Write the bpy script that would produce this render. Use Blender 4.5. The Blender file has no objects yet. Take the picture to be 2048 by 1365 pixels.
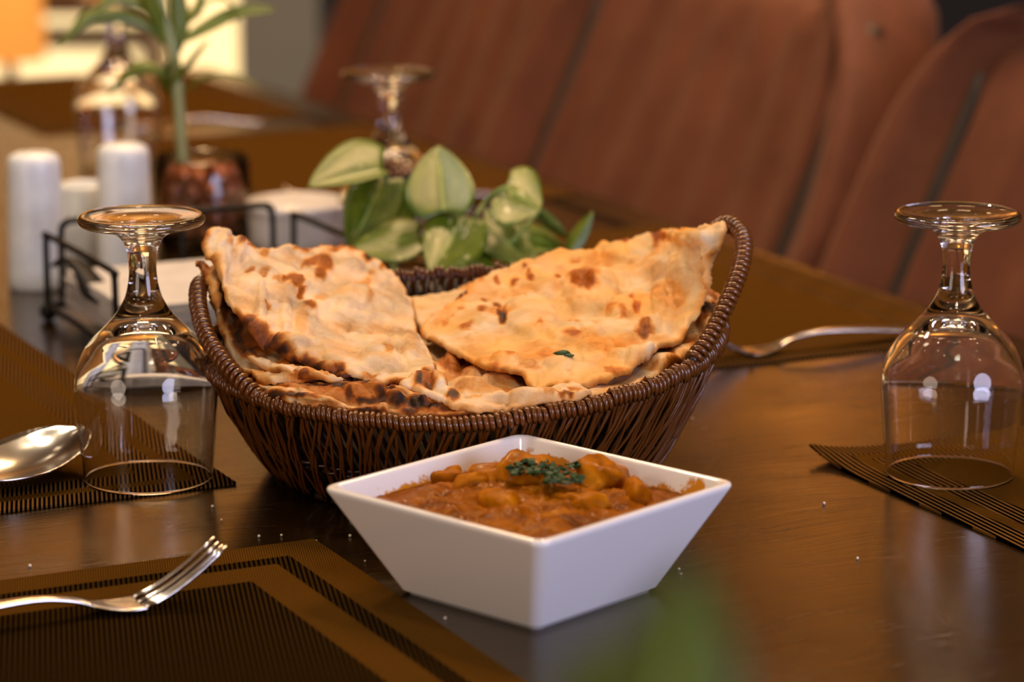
import bpy, bmesh, math, random
import numpy as np
from mathutils import Vector, Matrix, noise as mnoise
from mathutils.geometry import delaunay_2d_cdt

random.seed(7)
R_ = math.radians
C = bpy.context.scene.collection
SC = bpy.context.scene

# ------------------------------------------------------------------ camera
TZ = 0.75                      # height of the table top
CAMH = 0.425                   # lens above the table top
PITCH = R_(12.6)
FPX = 5973.0
cam_d = bpy.data.cameras.new('camera')
cam_d.sensor_width = 36.0
cam_d.lens = 36.0 * FPX / 2048.0
cam_d.clip_start = 0.05
cam_d.dof.use_dof = True
cam_d.dof.focus_distance = 1.52
cam_d.dof.aperture_fstop = 6.0
cam_d.dof.aperture_blades = 9
cam = bpy.data.objects.new('camera', cam_d)
C.objects.link(cam)
cam.location = (0, 0, TZ + CAMH)
cam.rotation_euler = (R_(90) - PITCH, 0, 0)
SC.camera = cam

# ------------------------------------------------------------------ view, world
SC.view_settings.view_transform = 'Standard'
SC.view_settings.look = 'None'
SC.view_settings.exposure = 0.0
SC.view_settings.gamma = 1.0
SC.view_settings.use_curve_mapping = False
SC.cycles.caustics_reflective = False
W = bpy.data.worlds.new('world')
SC.world = W
W.use_nodes = True
W.node_tree.nodes['Background'].inputs[0].default_value = (0.9, 0.55, 0.3, 1)
W.node_tree.nodes['Background'].inputs[1].default_value = 0.05

# ------------------------------------------------------------------ lamps of the room and added lights
def area(name, loc, target, size, power, col):
    d = bpy.data.lights.new(name, 'AREA')
    d.shape = 'DISK'
    d.size = size
    d.energy = power
    d.color = col
    o = bpy.data.objects.new(name, d)
    C.objects.link(o)
    o.location = loc
    o.rotation_euler = (Vector(target) - Vector(loc)).to_track_quat('-Z', 'Y').to_euler()
    return o

WARM = (1.0, 0.62, 0.30)
area('ceiling_lamp', (0.70, 2.45, 2.35), (0.0, 1.5, 0.75), 0.26, 7.5, (1.0, 0.64, 0.33))
area('ceiling_lamp', (-0.75, 2.1, 2.4), (-0.05, 1.6, 0.75), 0.26, 10, (1.0, 0.82, 0.60))
area('ceiling_lamp', (0.25, 2.55, 2.65), (1.0, 2.8, 0.9), 0.35, 26, (1.0, 0.59, 0.32))
area('ceiling_lamp', (-0.4, 3.5, 2.6), (-0.3, 2.8, 0.75), 0.35, 18, WARM)
area('added_wall_wash', (-0.6, 5.0, 2.7), (-0.7, 6.0, 1.6), 0.5, 14, WARM)  # unseen light added to brighten the upper far wall
area("added_wall_glow", (0.60, 5.87, 1.70), (0.60, 6.0, 1.70), 0.14, 3.2, (1.0, 0.56, 0.20))      # unseen lights added so the far wall glows in the table top
area('added_wall_glow', (-0.62, 5.55, 1.95), (-0.62, 6.0, 1.93), 0.25, 9.0, (1.0, 0.60, 0.21))
area('front_fill', (2.0, -0.5, 1.15), (0.0, 1.5, 0.8), 1.5, 68, (0.70, 0.70, 1.0))  # cool light from an unseen source at the front right
area('front_fill', (-1.9, -0.6, 1.1), (0.0, 1.4, 0.8), 1.3, 23, (1.0, 0.78, 0.62))  # warm fill added for the bowl's left face, not a window
def bulb(loc, e, r, col):
    d = bpy.data.lights.new('bulb', 'POINT')
    d.energy = e
    d.shadow_soft_size = r
    d.color = col
    o = bpy.data.objects.new('bulb', d)
    C.objects.link(o)
    o.location = loc
for i in range(5):                                   # the little bulbs of a pendant over the near end of the table
    for j in range(4):
        bulb((0.15 + i * 0.05, 0.25 + j * 0.07, 2.1 + j * 0.03), 1.0, 0.011, (1.0, 0.85, 0.6) if j else (0.75, 0.85, 1.0))
for i in range(4):                                   # unseen small bulbs added across the ceiling for more glints
    for j in range(5):
        bulb((-1.5 + i * 0.95, 0.3 + j * 1.05, 2.7), 1.3, 0.024, (1.0, 0.80, 0.56))

# ------------------------------------------------------------------ helpers
cp, sp = math.cos(PITCH), math.sin(PITCH)
def ray(px, py):
    a, b = (px - 1024.0) / FPX, (682.5 - py) / FPX
    return Vector((a, cp + b * sp, -sp + b * cp))
def PY(px, py, Y):            # the point of a sight line that lies Y metres away
    r = ray(px, py)
    t = Y / r.y
    return Vector((r.x * t, Y, TZ + CAMH + r.z * t))
def PZ(px, py, z=0.0):        # the point of a sight line at height z above the table
    r = ray(px, py)
    t = (z - CAMH) / r.z
    return Vector((r.x * t, r.y * t, TZ + z))

TA = R_(25.8)                 # the table runs 25.8 degrees left of the view
U = Vector((-math.sin(TA), math.cos(TA), 0))
V = Vector((math.cos(TA), math.sin(TA), 0))
def UV(u, v, z=0.0):
    p = U * u + V * v
    return Vector((p.x, p.y, TZ + z))

def tag(o, label, cat, group=None):
    o['label'] = label
    o['category'] = cat
    if group: o['group'] = group
    return o

def empty(name, loc, rz=0, label=None, cat=None, group=None):
    o = bpy.data.objects.new(name, None)
    C.objects.link(o)
    o.location = loc
    o.rotation_euler = (0, 0, rz)
    o.empty_display_size = 0.02
    if label: tag(o, label, cat, group)
    return o

def obj(name, me, parent=None, m=None):
    if m is not None:
        me.materials.clear()
        me.materials.append(m)
    o = bpy.data.objects.new(name, me)
    C.objects.link(o)
    if parent is not None: o.parent = parent
    return o

def mk(name, vs, fs, m, parent=None, smooth=True):
    me = bpy.data.meshes.new(name)
    me.from_pydata([tuple(v) for v in vs], [], fs)
    me.update()
    if smooth:
        me.polygons.foreach_set('use_smooth', [True] * len(me.polygons))
    return obj(name, me, parent, m)

def bm_obj(name, bm, m, parent=None, smooth=True):
    me = bpy.data.meshes.new(name)
    bmesh.ops.recalc_face_normals(bm, faces=bm.faces)
    bm.to_mesh(me)
    bm.free()
    if smooth:
        me.polygons.foreach_set('use_smooth', [True] * len(me.polygons))
    return obj(name, me, parent, m)

def lathe_data(prof, n=64, closed=True):
    vs, fs = [], []
    k = len(prof)
    for i in range(n):
        a = 2 * math.pi * i / n
        for r, z in prof:
            vs.append((r * math.cos(a), r * math.sin(a), z))
    for i in range(n):
        j = (i + 1) % n
        for q in range(k if closed else k - 1):
            q2 = (q + 1) % k
            fs.append((i * k + q, j * k + q, j * k + q2, i * k + q2))
    return vs, fs

def lathe(name, prof, m, parent=None, n=64, closed=False, loc=None):
    vs, fs = lathe_data(prof, n, closed)
    bm = bmesh.new()
    bv = [bm.verts.new(v) for v in vs]
    for f in fs: bm.faces.new([bv[i] for i in f])
    bmesh.ops.remove_doubles(bm, verts=bm.verts, dist=1e-6)
    o = bm_obj(name, bm, m, parent)
    if loc is not None: o.location = loc
    return o

def tube_data(path, rad, n=8, cap=True, vs=None, fs=None, flat=1.0):
    vs = [] if vs is None else vs
    fs = [] if fs is None else fs
    path = [Vector(p) for p in path]
    N = len(path)
    rr = rad if isinstance(rad, (list, tuple)) else [rad] * N
    t0 = (path[1] - path[0]).normalized()
    up = Vector((0, 0, 1)) if abs(t0.z) < 0.9 else Vector((1, 0, 0))
    nrm = (up - t0 * up.dot(t0)).normalized()
    base = len(vs)
    for i in range(N):
        t = (path[min(i + 1, N - 1)] - path[max(i - 1, 0)]).normalized()
        nrm = (nrm - t * nrm.dot(t)).normalized()
        b = t.cross(nrm)
        for k in range(n):
            a = 2 * math.pi * k / n
            vs.append(path[i] + nrm * math.cos(a) * rr[i] * flat + b * math.sin(a) * rr[i])
    for i in range(N - 1):
        for k in range(n):
            k2 = (k + 1) % n
            fs.append((base + i * n + k, base + i * n + k2, base + (i + 1) * n + k2, base + (i + 1) * n + k))
    if cap:
        fs.append(tuple(base + k for k in reversed(range(n))))
        fs.append(tuple(base + (N - 1) * n + k for k in range(n)))
    return vs, fs

def tube(name, path, rad, m, parent=None, n=8, flat=1.0):
    vs, fs = tube_data(path, rad, n, flat=flat)
    return mk(name, vs, fs, m, parent)

def smooth_path(pts, n=8):
    pts = [Vector(p) for p in pts]
    out = []
    for i in range(len(pts) - 1):
        p0, p1, p2, p3 = pts[max(i - 1, 0)], pts[i], pts[i + 1], pts[min(i + 2, len(pts) - 1)]
        for k in range(n):
            t = k / n
            out.append(0.5 * ((2 * p1) + (p2 - p0) * t + (2 * p0 - 5 * p1 + 4 * p2 - p3) * t * t
                              + (3 * p1 - p0 - 3 * p2 + p3) * t ** 3))
    out.append(pts[-1])
    return out

def box(name, lo, hi, m, parent=None, bev=0.0, seg=2, kind=None):
    bm = bmesh.new()
    bmesh.ops.create_cube(bm, size=1.0)
    for v in bm.verts:
        v.co = Vector([lo[i] + (v.co[i] + 0.5) * (hi[i] - lo[i]) for i in range(3)])
    if bev > 0:
        bmesh.ops.bevel(bm, geom=bm.edges[:], offset=bev, segments=seg, affect='EDGES', profile=0.6)
    o = bm_obj(name, bm, m, parent, smooth=False)
    if kind: o['kind'] = kind
    return o

# ------------------------------------------------------------------ materials
class NT:
    def __init__(self, name):
        self.m = bpy.data.materials.new(name)
        self.m.use_nodes = True
        self.t = self.m.node_tree
        self.b = self.t.nodes['Principled BSDF']
        self.out = self.t.nodes['Material Output']
    def n(self, typ, **kw):
        x = self.t.nodes.new(typ)
        for k, v in kw.items():
            if k.startswith('i_'):
                x.inputs[k[2:].replace('_', ' ')].default_value = v
            else:
                setattr(x, k, v)
        return x
    def l(self, a, b): self.t.links.new(a, b)
    def set(self, **kw):
        for k, v in kw.items():
            self.b.inputs[k.replace('_', ' ')].default_value = v
    def coord(self, kind='Object', scale=(1, 1, 1), rot=(0, 0, 0)):
        tc = self.n('ShaderNodeTexCoord')
        mp = self.n('ShaderNodeMapping')
        mp.inputs['Scale'].default_value = scale
        mp.inputs['Rotation'].default_value = rot
        self.l(tc.outputs[kind], mp.inputs[0])
        return mp.outputs[0]
    def noise(self, vec, scale, detail=4, rough=0.5, dist=0.0):
        x = self.n('ShaderNodeTexNoise')
        x.inputs['Scale'].default_value = scale
        x.inputs['Detail'].default_value = detail
        x.inputs['Roughness'].default_value = rough
        x.inputs['Distortion'].default_value = dist
        self.l(vec, x.inputs['Vector'])
        return x.outputs['Fac']
    def ramp(self, fac, stops):
        x = self.n('ShaderNodeValToRGB')
        e = x.color_ramp.elements
        while len(e) > 1: e.remove(e[-1])
        e[0].position, e[0].color = stops[0][0], (*stops[0][1], 1)
        for p, c in stops[1:]:
            q = e.new(p)
            q.color = (*c, 1)
        self.l(fac, x.inputs[0])
        return x.outputs[0]
    def math(self, op, a, b=None):
        x = self.n('ShaderNodeMath', operation=op)
        for i, s in enumerate((a, b)):
            if s is None: continue
            if isinstance(s, (int, float)): x.inputs[i].default_value = s
            else: self.l(s, x.inputs[i])
        return x.outputs[0]
    def mix(self, fac, a, b):
        x = self.n('ShaderNodeMix', data_type='RGBA')
        if isinstance(fac, (int, float)): x.inputs[0].default_value = fac
        else: self.l(fac, x.inputs[0])
        for i, s in ((6, a), (7, b)):
            if isinstance(s, tuple): x.inputs[i].default_value = (*s, 1)
            else: self.l(s, x.inputs[i])
        return x.outputs[2]
    def bump(self, h, strength=0.3, dist=0.001):
        x = self.n('ShaderNodeBump')
        x.inputs['Strength'].default_value = strength
        x.inputs['Distance'].default_value = dist
        self.l(h, x.inputs['Height'])
        self.l(x.outputs[0], self.b.inputs['Normal'])

def plain(name, col, rough=0.5, metal=0.0, bump=0.0, bscale=200, **kw):
    t = NT(name)
    t.set(Roughness=rough, Metallic=metal)
    co = t.coord()
    f = t.noise(co, bscale * 0.25, 3)
    t.l(t.ramp(f, [(0.3, tuple(c * 0.88 for c in col)), (0.7, tuple(min(1, c * 1.08) for c in col))]), t.b.inputs['Base Color'])
    if bump: t.bump(t.noise(co, bscale, 4), bump, 0.001)
    for k, v in kw.items(): t.b.inputs[k.replace('_', ' ')].default_value = v
    return t.m

def glass_mat(name, col=(1, 1, 1)):
    t = NT(name)
    t.set(Base_Color=(*col, 1), Roughness=0.0, IOR=1.48)
    t.b.inputs['Transmission Weight'].default_value = 1.0
    return t.m

def table_mat():
    t = NT('brushed_brown_lacquer')
    co = t.coord('Object', (1, 1, 1))
    def strokes(rot, sx_, sy_):
        mp = t.n('ShaderNodeMapping')
        mp.inputs['Rotation'].default_value = (0, 0, rot)
        mp.inputs['Scale'].default_value = (sx_, sy_, 1)
        wob = t.n('ShaderNodeTexNoise')
        wob.inputs['Scale'].default_value = 6
        t.l(co, wob.inputs['Vector'])
        ad = t.n('ShaderNodeVectorMath', operation='MULTIPLY_ADD')
        t.l(wob.outputs['Color'], ad.inputs[0])
        ad.inputs[1].default_value = (0.05, 0.05, 0)
        t.l(co, ad.inputs[2])
        t.l(ad.outputs[0], mp.inputs[0])
        return t.noise(mp.outputs[0], 1.0, 5, 0.7)
    s1, s2 = strokes(R_(38), 14, 420), strokes(R_(-24), 18, 380)
    msk = t.ramp(t.noise(co, 7, 2), [(0.42, (0, 0, 0)), (0.58, (1, 1, 1))])
    brush = t.mix(msk, s1, s2)
    blotch = t.noise(co, 9.0, 4, 0.6)
    c1 = t.ramp(brush, [(0.3, (0.007, 0.003, 0.0003)), (0.7, (0.019, 0.0085, 0.0009))])
    c2 = t.ramp(blotch, [(0.3, (0.007, 0.003, 0.0003)), (0.7, (0.016, 0.0075, 0.0008))])
    t.l(t.mix(0.35, c1, c2), t.b.inputs['Base Color'])
    rr = t.ramp(brush, [(0.3, (0.13,) * 3), (0.7, (0.30,) * 3)])
    t.l(rr, t.b.inputs['Roughness'])
    t.set(IOR=1.6)
    t.b.inputs['Specular Tint'].default_value = (1.0, 0.74, 0.40, 1)
    t.bump(brush, 0.28, 0.0006)
    return t.m

def mat_mat(name, L, Wd, bands, thread_rot, dark_center, period=0.0024):
    """woven vinyl: frame bands by distance to the edge, dark bands crossed by thin brown threads"""
    t = NT(name)
    tc = t.n('ShaderNodeTexCoord')
    sx = t.n('ShaderNodeSeparateXYZ')
    t.l(tc.outputs['Object'], sx.inputs[0])
    dx = t.math('SUBTRACT', L / 2, t.math('ABSOLUTE', sx.outputs[0]))
    dy = t.math('SUBTRACT', Wd / 2, t.math('ABSOLUTE', sx.outputs[1]))
    d = t.math('MINIMUM', dx, dy)
    a, b, c = bands
    g1 = t.math('GREATER_THAN', d, a)
    g2 = t.math('GREATER_THAN', d, a + b)
    g3 = t.math('GREATER_THAN', d, a + b + c)
    s = t.math('ADD', t.math('SUBTRACT', g1, g2), g3)          # 0,1,0,1 from the outside in
    if not dark_center: s = t.math('SUBTRACT', 1.0, s)         # 1 = dark band
    # threads
    vr = t.n('ShaderNodeVectorRotate', rotation_type='Z_AXIS')
    t.l(tc.outputs['Object'], vr.inputs['Vector'])
    vr.inputs['Angle'].default_value = thread_rot
    s2 = t.n('ShaderNodeSeparateXYZ')
    t.l(vr.outputs[0], s2.inputs[0])
    def wave(v, p):
        return t.math('ADD', t.math('MULTIPLY', t.math('SINE', t.math('MULTIPLY', v, 2 * math.pi / p)), 0.5), 0.5)
    w1 = wave(s2.outputs[0], period)
    line = t.math('GREATER_THAN', w1, 0.62 if not dark_center else 0.5)
    wv = t.math('MULTIPLY', wave(s2.outputs[0], 0.0012), wave(s2.outputs[1], 0.0014))
    brown = t.ramp(wv, [(0.0, (0.040, 0.017, 0.002)), (0.8, (0.165, 0.074, 0.012))])
    darkc = t.mix(line, (0.0022, 0.0016, 0.001), (0.034, 0.017, 0.0036) if dark_center else (0.17, 0.080, 0.020))
    t.l(t.mix(s, brown, darkc), t.b.inputs['Base Color'])
    t.set(Roughness=0.5)
    t.b.inputs['Specular IOR Level'].default_value = 0.0
    h = t.math('ADD', t.math('MULTIPLY', wv, 0.6), t.math('MULTIPLY', t.math('MULTIPLY', line, s), 0.8))
    t.bump(h, 0.5, 0.0006)
    return t.m

def naan_mat():
    t = NT('baked_bread')
    at = t.n('ShaderNodeAttribute', attribute_name='bake')
    sx = t.n('ShaderNodeSeparateColor')
    t.l(at.outputs['Color'], sx.inputs[0])
    co = t.coord()
    n1 = t.noise(co, 38, 5, 0.6)
    n2 = t.noise(co, 130, 5, 0.65, 0.6)
    n3 = t.noise(co, 420, 3, 0.6)
    base = t.ramp(n1, [(0.3, (0.82, 0.67, 0.49)), (0.55, (0.78, 0.58, 0.35)), (0.75, (0.62, 0.38, 0.15))])
    base = t.mix(t.math('MULTIPLY', n3, 0.25), base, (0.90, 0.78, 0.58))
    base = t.mix(sx.outputs[2], base, (0.80, 0.47, 0.15))
    wob = t.math('MULTIPLY', t.math('SUBTRACT', n2, 0.5), 0.7)
    br = t.n('ShaderNodeClamp')
    t.l(t.math('ADD', sx.outputs[0], t.math('MULTIPLY', wob, t.math('MINIMUM', t.math('MULTIPLY', sx.outputs[0], 2.5), 1.0))), br.inputs[0])
    tint = t.ramp(br.outputs[0], [(0.0, (1, 1, 1)), (0.3, (0.92, 0.62, 0.30)), (0.62, (0.54, 0.20, 0.022)), (1.0, (0.22, 0.07, 0.018))])
    mu = t.n('ShaderNodeMix', data_type='RGBA', blend_type='MULTIPLY')
    mu.inputs[0].default_value = 1.0
    t.l(base, mu.inputs[6]); t.l(tint, mu.inputs[7])
    ch = t.n('ShaderNodeClamp')
    t.l(t.math('ADD', sx.outputs[1], t.math('MULTIPLY', wob, t.math('MINIMUM', t.math('MULTIPLY', sx.outputs[1], 3.0), 1.0))), ch.inputs[0])
    t.l(t.mix(ch.outputs[0], mu.outputs[2], (0.012, 0.008, 0.006)), t.b.inputs['Base Color'])
    t.set(Roughness=0.55, IOR=1.28)
    t.b.inputs['Subsurface Weight'].default_value = 0.06
    t.b.inputs['Subsurface Radius'].default_value = (0.006, 0.003, 0.0015)
    t.bump(t.math('ADD', n2, t.math('MULTIPLY', n3, 0.4)), 0.6, 0.0013)
    return t.m

def leaf_mat(name, c1, c2, cream=(0.72, 0.70, 0.38), var=0.55, scale=45):
    t = NT(name)
    tc = t.n('ShaderNodeTexCoord')
    mp = t.n('ShaderNodeMapping')
    mp.inputs['Scale'].default_value = (2.0, 0.75, 1)
    t.l(tc.outputs['UV'], mp.inputs[0])
    oi = t.n('ShaderNodeObjectInfo')
    vm = t.n('ShaderNodeVectorMath', operation='ADD')
    t.l(mp.outputs[0], vm.inputs[0])
    cb = t.n('ShaderNodeCombineXYZ')
    t.l(t.math('MULTIPLY', oi.outputs['Random'], 40.0), cb.inputs[2])
    t.l(cb.outputs[0], vm.inputs[1])
    f = t.noise(vm.outputs[0], 8.5, 4, 0.6, 0.8)
    green = t.ramp(t.noise(vm.outputs[0], 3.0, 3), [(0.3, c1), (0.7, c2)])
    k = t.ramp(f, [(var, (0, 0, 0)), (var + 0.1, (1, 1, 1))])
    # pale midrib
    sx = t.n('ShaderNodeSeparateXYZ')
    t.l(tc.outputs['UV'], sx.inputs[0])
    rib = t.math('LESS_THAN', t.math('ABSOLUTE', t.math('SUBTRACT', sx.outputs[0], 0.5)), 0.018)
    col = t.mix(k, green, cream)
    col = t.mix(t.math('MULTIPLY', rib, 0.6), col, (0.45, 0.55, 0.16))
    t.l(col, t.b.inputs['Base Color'])
    t.set(Roughness=0.38)
    t.b.inputs['Subsurface Weight'].default_value = 0.1
    t.b.inputs['Subsurface Radius'].default_value = (0.002, 0.003, 0.001)
    t.bump(t.noise(vm.outputs[0], 9, 3), 0.15, 0.001)
    return t.m

def emit(name, col, power):
    t = NT(name)
    t.set(Base_Color=(*col, 1), Roughness=0.5)
    t.b.inputs['Emission Color'].default_value = (*col, 1)
    t.b.inputs['Emission Strength'].default_value = power
    return t.m

def bowl_mat():
    t = NT('stained_porcelain')
    co = t.coord()
    sx = t.n('ShaderNodeSeparateXYZ')
    t.l(co, sx.inputs[0])
    e = t.math('MAXIMUM', t.math('ABSOLUTE', sx.outputs[0]), t.math('ABSOLUTE', sx.outputs[1]))
    mid = t.math('ADD', t.math('MULTIPLY', sx.outputs[2], 0.46), 0.0428)
    ins = t.math('MULTIPLY', t.math('LESS_THAN', e, mid), t.math('GREATER_THAN', sx.outputs[2], 0.03))
    n = t.noise(co, 55, 5, 0.65)
    top = t.math('ADD', t.math('MULTIPLY', t.math('SUBTRACT', n, 0.50), 0.042), 0.0440)     # splash line above the sauce
    soft = t.n('ShaderNodeMapRange')
    t.l(t.math('SUBTRACT', top, sx.outputs[2]), soft.inputs[0])
    soft.inputs[1].default_value = -0.0004
    soft.inputs[2].default_value = 0.0022
    t.l(t.mix(t.math('MULTIPLY', ins, soft.outputs[0]), (0.86, 0.83, 0.80), (0.62, 0.26, 0.02)), t.b.inputs['Base Color'])
    t.set(Roughness=0.12)
    t.b.inputs['Coat Weight'].default_value = 0.5
    return t.m

def curry_mat(name, c1, c2, c3):
    t = NT(name)
    co = t.coord()
    f = t.noise(co, 45, 4, 0.55, 0.8)
    t.l(t.ramp(f, [(0.25, c1), (0.5, c2), (0.75, c3)]), t.b.inputs['Base Color'])
    t.l(t.ramp(t.noise(co, 90, 3), [(0.35, (0.22,) * 3), (0.6, (0.5,) * 3)]), t.b.inputs['Roughness'])
    t.set(IOR=1.13)
    t.bump(t.noise(co, 150, 4, 0.55), 0.22, 0.0012)
    return t.m

def suede_mat():
    t = NT('brown_suede')
    co = t.coord()
    f = t.noise(co, 14, 5, 0.6)
    t.l(t.ramp(f, [(0.3, (0.090, 0.029, 0.015)), (0.7, (0.155, 0.052, 0.027))]), t.b.inputs['Base Color'])
    t.set(Roughness=0.62, IOR=1.3)
    t.b.inputs['Sheen Weight'].default_value = 0.12
    t.b.inputs['Sheen Tint'].default_value = (0.8, 0.62, 0.55, 1)
    t.bump(t.noise(co, 300, 3), 0.2, 0.001)
    return t.m

M = {}
M['table'] = table_mat()
M['trim'] = plain('dark_inlay', (0.010, 0.005, 0.002), 0.7, Specular_IOR_Level=0.05)
M['glass'] = glass_mat('clear_glass')
M['ceramic'] = plain('white_porcelain', (0.86, 0.83, 0.80), 0.12, Coat_Weight=0.5)
M['bowl'] = bowl_mat()
M['ceramic_mat'] = plain('white_ceramic', (0.86, 0.91, 0.99), 0.28)
M['steel'] = plain('polished_steel', (0.66, 0.62, 0.56), 0.17, 1.0)
M['naan'] = naan_mat()
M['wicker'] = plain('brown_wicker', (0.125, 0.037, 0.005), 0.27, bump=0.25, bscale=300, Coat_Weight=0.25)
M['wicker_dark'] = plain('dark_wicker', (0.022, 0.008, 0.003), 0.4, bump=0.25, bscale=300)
M['wire'] = plain('black_wire', (0.006, 0.005, 0.005), 0.5, Specular_IOR_Level=0.25)
M['paper'] = plain('white_paper', (0.62, 0.60, 0.60), 0.8)
M['pothos'] = leaf_mat('pothos_leaf', (0.045, 0.100, 0.004), (0.145, 0.195, 0.009), var=0.63)
M['pothos_pale'] = leaf_mat('pothos_pale_leaf', (0.060, 0.125, 0.005), (0.18, 0.225, 0.014), var=0.58)
M['stem'] = plain('green_stem', (0.22, 0.34, 0.07), 0.4)
M['cane_leaf'] = leaf_mat('cane_leaf', (0.060, 0.105, 0.006), (0.15, 0.185, 0.012), cream=(0.25, 0.28, 0.05), var=0.72)
M['cane'] = plain('green_cane', (0.30, 0.33, 0.13), 0.35)
M['bead'] = plain('brown_bead', (0.32, 0.09, 0.02), 0.3, bscale=300)
M['suede'] = suede_mat()
M['piping'] = plain('dark_piping', (0.03, 0.020, 0.017), 0.5)
M['wood_leg'] = plain('dark_wood', (0.03, 0.015, 0.008), 0.4)
M['curry'] = curry_mat('curry_sauce', (0.07, 0.015, 0.0), (0.25, 0.070, 0.0), (0.42, 0.14, 0.0005))
M['meat'] = curry_mat('sauced_meat', (0.12, 0.030, 0.0004), (0.38, 0.120, 0.001), (0.62, 0.25, 0.012))
M['herb'] = plain('chopped_herb', (0.014, 0.050, 0.006), 0.6, bscale=400)
M['floor'] = plain('dark_floor', (0.05, 0.03, 0.02), 0.4, bscale=8)
M['wall_dark'] = plain('dark_wall', (0.012, 0.011, 0.011), 0.7, bscale=8)
M['wall_green'] = plain('grey_green_plaster', (0.30, 0.31, 0.24), 0.8, bscale=8)
M['wall_warm'] = plain('warm_plaster', (0.42, 0.22, 0.065), 0.8, bscale=8)
M['ceiling'] = plain('ceiling_paint', (0.35, 0.26, 0.17), 0.8, bscale=8)
M['panel'] = emit('backlit_panel', (1.0, 0.74, 0.36), 1.5)
M['lamp'] = emit('orange_lampshade', (1.0, 0.36, 0.06), 0.9)
M['shelf'] = plain('shelf_wood', (0.20, 0.11, 0.05), 0.5)
M['crumb'] = plain('bread_crumb', (0.8, 0.7, 0.55), 0.8)

# ------------------------------------------------------------------ room
def struct(name, lo, hi, m):
    o = box(name, lo, hi, m)
    o['kind'] = 'structure'
    return o
struct('floor', (-3.5, -2.5, -0.1), (4.0, 6.2, 0.0), M['floor'])
struct('ceiling', (-3.5, -2.5, 2.8), (4.0, 6.2, 2.9), M['ceiling'])
struct('wall_back', (-0.34, 6.0, 0.0), (4.0, 6.2, 2.8), M['wall_warm'])
struct('trim_2', (-0.36, 5.97, 0.0), (3.8, 6.0, 1.25), M['wall_dark'])
struct('wall_back_left', (-3.5, 6.0, 0.0), (-0.34, 6.2, 2.8), M['wall_warm'])
struct('wall_right', (3.8, -2.5, 0.0), (4.0, 6.0, 2.8), M['wall_warm'])
struct('wall_left', (-3.5, -2.5, 0.0), (-3.3, 6.0, 2.8), M['wall_warm'])
struct('wall_rear', (-3.3, -2.5, 0.0), (3.8, -2.3, 2.8), M['wall_warm'])
struct('trim_1', (-0.51, 5.55, 0.0), (-0.36, 6.0, 2.8), M['wall_green'])

# backlit display shelf at the far left
sh = empty('display_shelf', (-1.25, 5.85, 0.0), 0, 'glowing cream backlit display shelf with wooden boards on the far wall', 'shelf')
def shp(name, lo, hi, m, bev=0.0):
    return box(name, [lo[i] - (-1.25, 5.85, 0.0)[i] for i in range(3)], [hi[i] - (-1.25, 5.85, 0.0)[i] for i in range(3)], m, sh, bev)
shp('back_panel', (-2.1, 5.9, 0.05), (-0.515, 5.95, 1.12), M['panel'])
for z, hz in ((0.12, .009), (0.30, .009), (0.491, .008), (0.585, .038), (0.86, .009), (1.13, .02)):
    shp('board', (-2.1, 5.62, z - hz), (-0.70, 5.9, z + hz), M['shelf'], 0.003)
shp('upright', (-0.70, 5.62, 0.05), (-0.675, 5.9, 1.12), M['shelf'], 0.003)
shp('upright', (-2.12, 5.62, 0.05), (-2.10, 5.95, 1.12), M['shelf'], 0.003)

lmp = empty('table_lamp', (-0.895, 5.3, 0.0), 0, 'orange glowing lamp at the far left in front of the bright shelf', 'lamp')
lathe('lamp_shade', [(0.066, 0.505), (0.056, 0.80), (0.052, 0.80), (0.062, 0.505)], M['lamp'], lmp, 32, True)
lathe('pole', [(0.0, 0.0), (0.012, 0.0), (0.012, 0.55), (0.0, 0.55)], M['wood_leg'], lmp, 16)
lathe('base', [(0.0, 0.0), (0.09, 0.0), (0.085, 0.02), (0.0, 0.025)], M['wood_leg'], lmp, 32)

# ------------------------------------------------------------------ table
U0, U1, V0, V1 = 0.12, 3.12, 0.10, 1.135
tc = UV((U0 + U1) / 2, (V0 + V1) / 2)
tbl = empty('dining_table', (tc.x, tc.y, 0), TA, 'long dark brown dining table with a glossy brushed top', 'table')
hw, hl = (V1 - V0) / 2, (U1 - U0) / 2
box('tabletop', (-hw, -hl, TZ - 0.045), (hw, hl, TZ), M['table'], tbl, 0.004, 3)
box('inlay_strip', (hw - 0.052, -hl + 0.05, TZ - 0.001), (hw - 0.041, hl - 0.05, TZ + 0.0005), M['trim'], tbl)
box('inlay_strip', (-hw + 0.041, -hl + 0.05, TZ - 0.001), (-hw + 0.052, hl - 0.05, TZ + 0.0005), M['trim'], tbl)
for sx in (-1, 1):
    for sy in (-1, 1):
        box('leg', (sx * (hw - 0.08) - 0.035, sy * (hl - 0.1) - 0.035, 0), (sx * (hw - 0.08) + 0.035, sy * (hl - 0.1) + 0.035, TZ - 0.045), M['wood_leg'], tbl, 0.004)

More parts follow.
